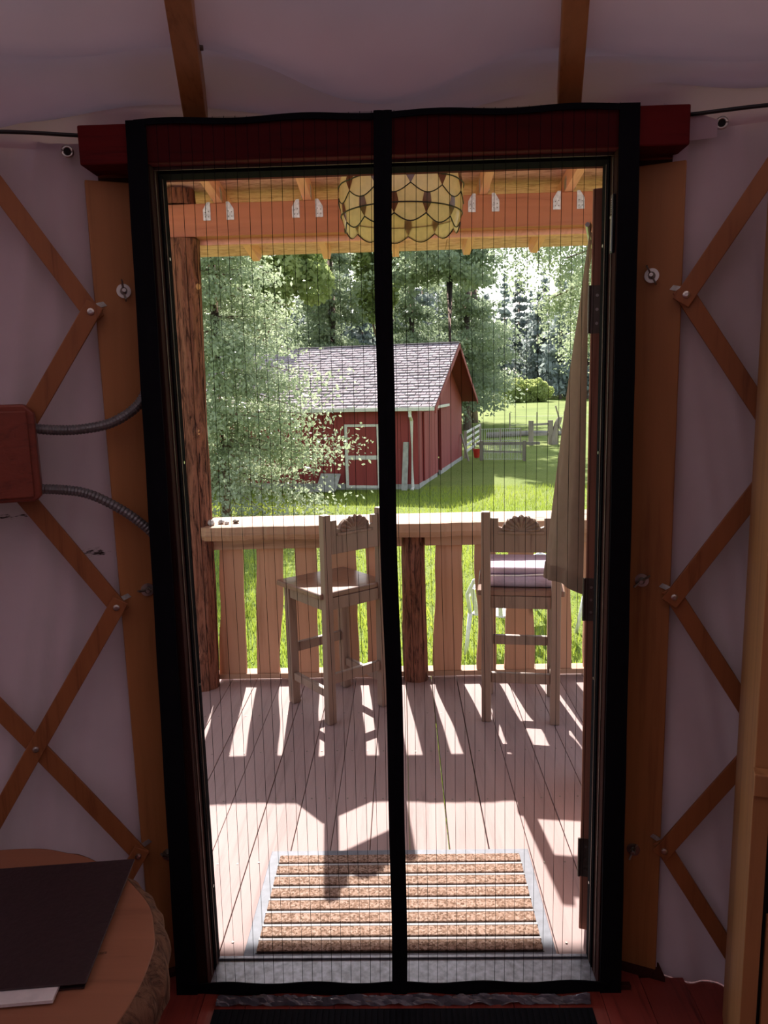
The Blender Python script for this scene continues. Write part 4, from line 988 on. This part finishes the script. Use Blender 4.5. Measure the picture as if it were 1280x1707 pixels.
# ------------------------------------------------------------------ vegetation
def leaf_quads(c, size, nrm_bias=None, rg=rng, asp=.55):
    n = len(c); a = rg.normal(size=(n, 3)); a /= np.linalg.norm(a, axis=1, keepdims=True)
    b = rg.normal(size=(n, 3)); b -= (b*a).sum(1, keepdims=True)*a; b /= np.linalg.norm(b, axis=1, keepdims=True)
    s = (size*(.6+.8*rg.random(n)))[:, None] if np.ndim(size) == 0 else (size*(.6+.8*rg.random(n)))[:, None]
    v = np.stack([c-a*s, c-b*s*asp, c+a*s, c+b*s*asp], 1).reshape(-1, 3)
    return v, np.arange(4*n).reshape(n, 4)
def conifer_points(H, base, rad, n_whorl, per, nleaf, rg, droop=.25, spread=.16, thin=0.0):
    pts = []; br = []
    for i in range(n_whorl):
        f = (i+rg.random()*.7)/n_whorl; z = base+(H-base)*f; L = rad*(1-f)**.8*(.75+.5*rg.random())+.25
        for k in range(per):
            if rg.random() < thin: continue
            q = rg.random()*2*math.pi; e = L*(.7+.45*rg.random())
            tip = np.array([math.cos(q)*e, math.sin(q)*e, z-droop*e*(.5+rg.random())+.15*e])
            br.append(((0, 0, z), tuple(tip)))
            m = max(3, int(nleaf*e/rad)); s = rg.random(m)**.7
            p = np.array([0, 0, z])+(tip-np.array([0, 0, z]))*s[:, None]
            p += rg.normal(size=(m, 3))*np.array([spread, spread, spread*.45])*e*(.35+.65*s[:, None])
            pts.append(p)
    return np.concatenate(pts), br
def make_conifer(name, label, cat, group, H, base, rad, nw, per, nl, lsize, tr, mat_l, mat_t, seed, droop=.25, spread=.16, thin=0, branches=False):
    rg = np.random.default_rng(seed); p, br = conifer_points(H, base, rad, nw, per, nl, rg, droop, spread, thin)
    v, f = leaf_quads(p, lsize, rg=rg); t = thing(name, label, cat, (0, 0, 0), 0, group)
    obj_from('foliage', tri_mesh('foliage', v, f, mat_l), t)
    m = MB().tube([(0, 0, -.1), (.02*H*.1, 0, H*.5), (0, 0, H*.97)], [tr, tr*.72, tr*.12], 10)
    if branches:
        for a, b in br[::2]: m.tube([a, tuple((np.array(a)+np.array(b))/2+np.array([0, 0, .05])), b], [tr*.16, tr*.10, tr*.03], 4, False)
    m.build('trunk', mat_t, t, smooth=True); return t
# near cedar left, backlit
nc_ = make_conifer('cedar_tree', 'bright green young cedar standing before the barn on the left', 'tree', None, 9.0, .75, 2.25, 50, 6, 300, .047, .115, M_leafnear, M_trunk2, 11, droop=.30, spread=.15, branches=True)
nc_.location = (-4.0, 14.9, GZ)
nc2 = make_conifer('cedar_tree', 'second pale green cedar behind the log post at the far left', 'tree', None, 8.6, 1.0, 2.0, 34, 5, 120, .075, .11, M_leafnear, M_trunk2, 12, droop=.25, spread=.16)
nc2.location = (-7.3, 18.5, GZ)
# broadleaf crown behind the cedar
def crown(name, label, cat, loc, cz, rad, n, ls, mat, seed, tr=.2, H=None):
    rg = np.random.default_rng(seed); t = thing(name, label, cat, loc)
    nb = 90 if 'bush' in name else 40; cc = rg.normal(size=(nb, 3)); cc /= np.linalg.norm(cc, axis=1, keepdims=True); cc *= (rg.random(nb)**.4)[:, None]; cc = cc*np.array(rad)*.8
    idx = rg.integers(0, nb, n); d = rg.normal(size=(n, 3)); d /= np.linalg.norm(d, axis=1, keepdims=True)
    p = cc[idx]+d*(.30*min(rad)*(.75+.35*rg.random(n)))[:, None]+np.array([0, 0, cz]); p[:, 2] = np.maximum(p[:, 2], .05)
    v, f = leaf_quads(p, ls, rg=rg, asp=.7); obj_from('foliage', tri_mesh('foliage', v, f, mat), t)
    m = MB().tube([(0, 0, -.1), (.1, 0, cz*.6), (0, 0, cz)], [tr, tr*.8, tr*.3], 8)
    for k in range(6):
        b = cc[k]; m.tube([(0, 0, cz*.55), (b[0]*.5, b[1]*.5, cz*.8+b[2]*.3), (b[0], b[1], cz+b[2])], [tr*.4, tr*.25, tr*.08], 5, False)
    m.build('trunk', M_trunk2, t, smooth=True); return t
crown('leafy_tree', 'bright leafy tree rising behind the cedar at upper left', 'tree', (-6.2, 33, GZ), 9.0, (3.4, 3, 4.5), 30000, .125, M_leafbright, 21, .25)
crown('leafy_tree', 'yellow green leafy tree behind the barn roof near the centre strip', 'tree', (-1.2, 44, GZ), 9.5, (2.2, 2.2, 4.2), 20000, .13, M_leafbright, 22, .2)
crown('round_bush', 'large round bright green bush on the far meadow', 'bush', (18.2, 110, GZ), 1.5, (4.6, 3.6, 2.2), 26000, .15, M_bush, 23, .15)
# mid-distance pines behind the barn
pineA = make_conifer('pine_tree', 'tall straight bare trunked pine behind the barn roof', 'tree', None, 17.5, 8.5, 3.0, 22, 5, 240, .14, .27, M_leafmid, M_trunk, 31, .35, .2, .15)
pineA.location = (2.75, 40, GZ)
pineB = make_conifer('pine_tree', 'dense dark conifer right of the barn gable with low branches', 'tree', None, 16.5, 2.2, 3.2, 32, 5, 260, .125, .34, M_leafmid, M_trunk, 32, .45, .18, .15)
pineB.location = (5.4, 54, GZ)
spots = [((4.2, 46, GZ), .9, 'conifer between the tall pine trunk and the dense dark conifer'), ((-3.6, 40, GZ), .82, 'grey green conifer behind the barn roof left of the centre strip'),
         ((-5.2, 48, GZ), .92, 'tall conifer behind the left end of the barn roof'), ((-9.5, 42, GZ), .9, 'conifer behind the near cedar at the upper left'), ((-13, 37, GZ), .85, 'conifer far left behind the log post'),
         ((.9, 52, GZ), .95, 'conifer just right of the centre strip behind the roof')]
for i, (p, s, lab) in enumerate(spots):
    o = copy_tree(pineB, p, 1.3*i+.4, (s, s, s)); o['label'] = lab; o['group'] = 'pines behind the barn'
# overhanging cedar limb from the right
def overhang():
    t = thing('overhanging_tree', 'cedar at the upper right with drooping branches over the view', 'tree', (7.2, 15.5, GZ)); rg = np.random.default_rng(5)
    m = MB().tube([(0, 0, -.1), (-.05, 0, 5), (0, 0, 11)], [.24, .18, .05], 10); P = []
    limbs = [((0, 0, 5.9), (-5.0, -1.6, 5.7)), ((0, 0, 5.2), (-4.1, -1.2, 4.5)), ((0, 0, 6.6), (-5.3, -.8, 6.4)), ((0, 0, 6.2), (-4.5, -2.6, 5.9)), ((0, 0, 4.8), (-3.4, -.6, 3.9)), ((0, 0, 5.6), (-3.9, -2.0, 5.2)), ((0, 0, 5.0), (-3.2, -1.8, 4.3)), ((0, 0, 7.4), (-4.4, .6, 8.2)), ((0, 0, 5.4), (-3.2, .7, 5.2)),
             ((0, 0, 5.5), (2, 2, 5)), ((0, 0, 6.5), (1.5, -2, 6.5)), ((0, 0, 8), (-1, 2, 9)), ((0, 0, 9), (-1.8, -1, 9.5)), ((0, 0, 5), (2.2, -1, 4.5))]
    for a, b in limbs:
        a, b = np.array(a), np.array(b); mid_ = (a+b)/2+np.array([0, 0, .5]); m.tube([a, mid_, b], [.07, .045, .012], 6, False)
        for k in range(64):
            s = .22+.78*rg.random(); c = (1-s)**2*a+2*s*(1-s)*mid_+s*s*b; d = rg.normal(size=3)*.25; d[2] = -abs(rg.normal())*.55-.2
            n = 120; q = rg.random(n)[:, None]; P.append(c+d*q*1.3+rg.normal(size=(n, 3))*np.array([.10, .10, .06])*(1-.4*q))
    v, f = leaf_quads(np.concatenate(P), .033, rg=rg); obj_from('foliage', tri_mesh('foliage', v, f, M_leafnear), t); m.build('trunk', M_trunk2, t, smooth=True)
overhang()
# far forest wall
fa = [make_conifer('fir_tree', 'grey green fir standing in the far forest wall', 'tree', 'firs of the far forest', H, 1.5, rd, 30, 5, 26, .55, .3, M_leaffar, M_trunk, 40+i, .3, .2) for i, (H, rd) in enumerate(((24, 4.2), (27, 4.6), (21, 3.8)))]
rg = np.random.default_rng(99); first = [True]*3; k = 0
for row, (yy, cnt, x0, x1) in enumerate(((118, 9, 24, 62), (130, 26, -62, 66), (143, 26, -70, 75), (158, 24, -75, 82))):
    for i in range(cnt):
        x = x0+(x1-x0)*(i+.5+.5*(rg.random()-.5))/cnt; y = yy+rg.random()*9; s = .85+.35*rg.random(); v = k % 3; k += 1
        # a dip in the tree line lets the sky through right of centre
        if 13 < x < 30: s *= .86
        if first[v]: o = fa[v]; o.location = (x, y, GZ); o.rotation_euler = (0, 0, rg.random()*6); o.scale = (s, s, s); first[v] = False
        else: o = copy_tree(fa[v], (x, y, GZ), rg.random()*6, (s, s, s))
# grass blades on the near lawn
def grass():
    n = 60000; rg = np.random.default_rng(3)
    y = 2.5+rg.random(n)**1.4*16.5; x = -7.5*(.35+.65*y/19)+rg.random(n)*(13.5*(.35+.65*y/19)); k = ~((y > 18.2) & (x < .6)); x, y = x[k], y[k]
    d = np.hypot((x+3.4)/2.6, (y-13.6)/1.5); k = (d > 1.05) | (rg.random(len(x)) < .15); x, y = x[k], y[k]; n = len(x)
    h = .05+.07*rg.random(n); q = rg.random(n)*6.28; wd = .006+.004*rg.random(n); lx = rg.normal(size=n)*.03; ly = rg.normal(size=n)*.03; z = np.full(n, GZ-.04)
    v = np.stack([np.stack([x-wd*np.cos(q), y-wd*np.sin(q), z], 1), np.stack([x+wd*np.cos(q), y+wd*np.sin(q), z], 1), np.stack([x+lx, y+ly, z+.04+h], 1)], 1).reshape(-1, 3)
    o = obj_from('lawn_grass', tri_mesh('lawn_grass', v, np.arange(3*n).reshape(n, 3), M_grass), kind='stuff')
    tag(o, 'short green grass blades on the near lawn', 'grass')
grass()
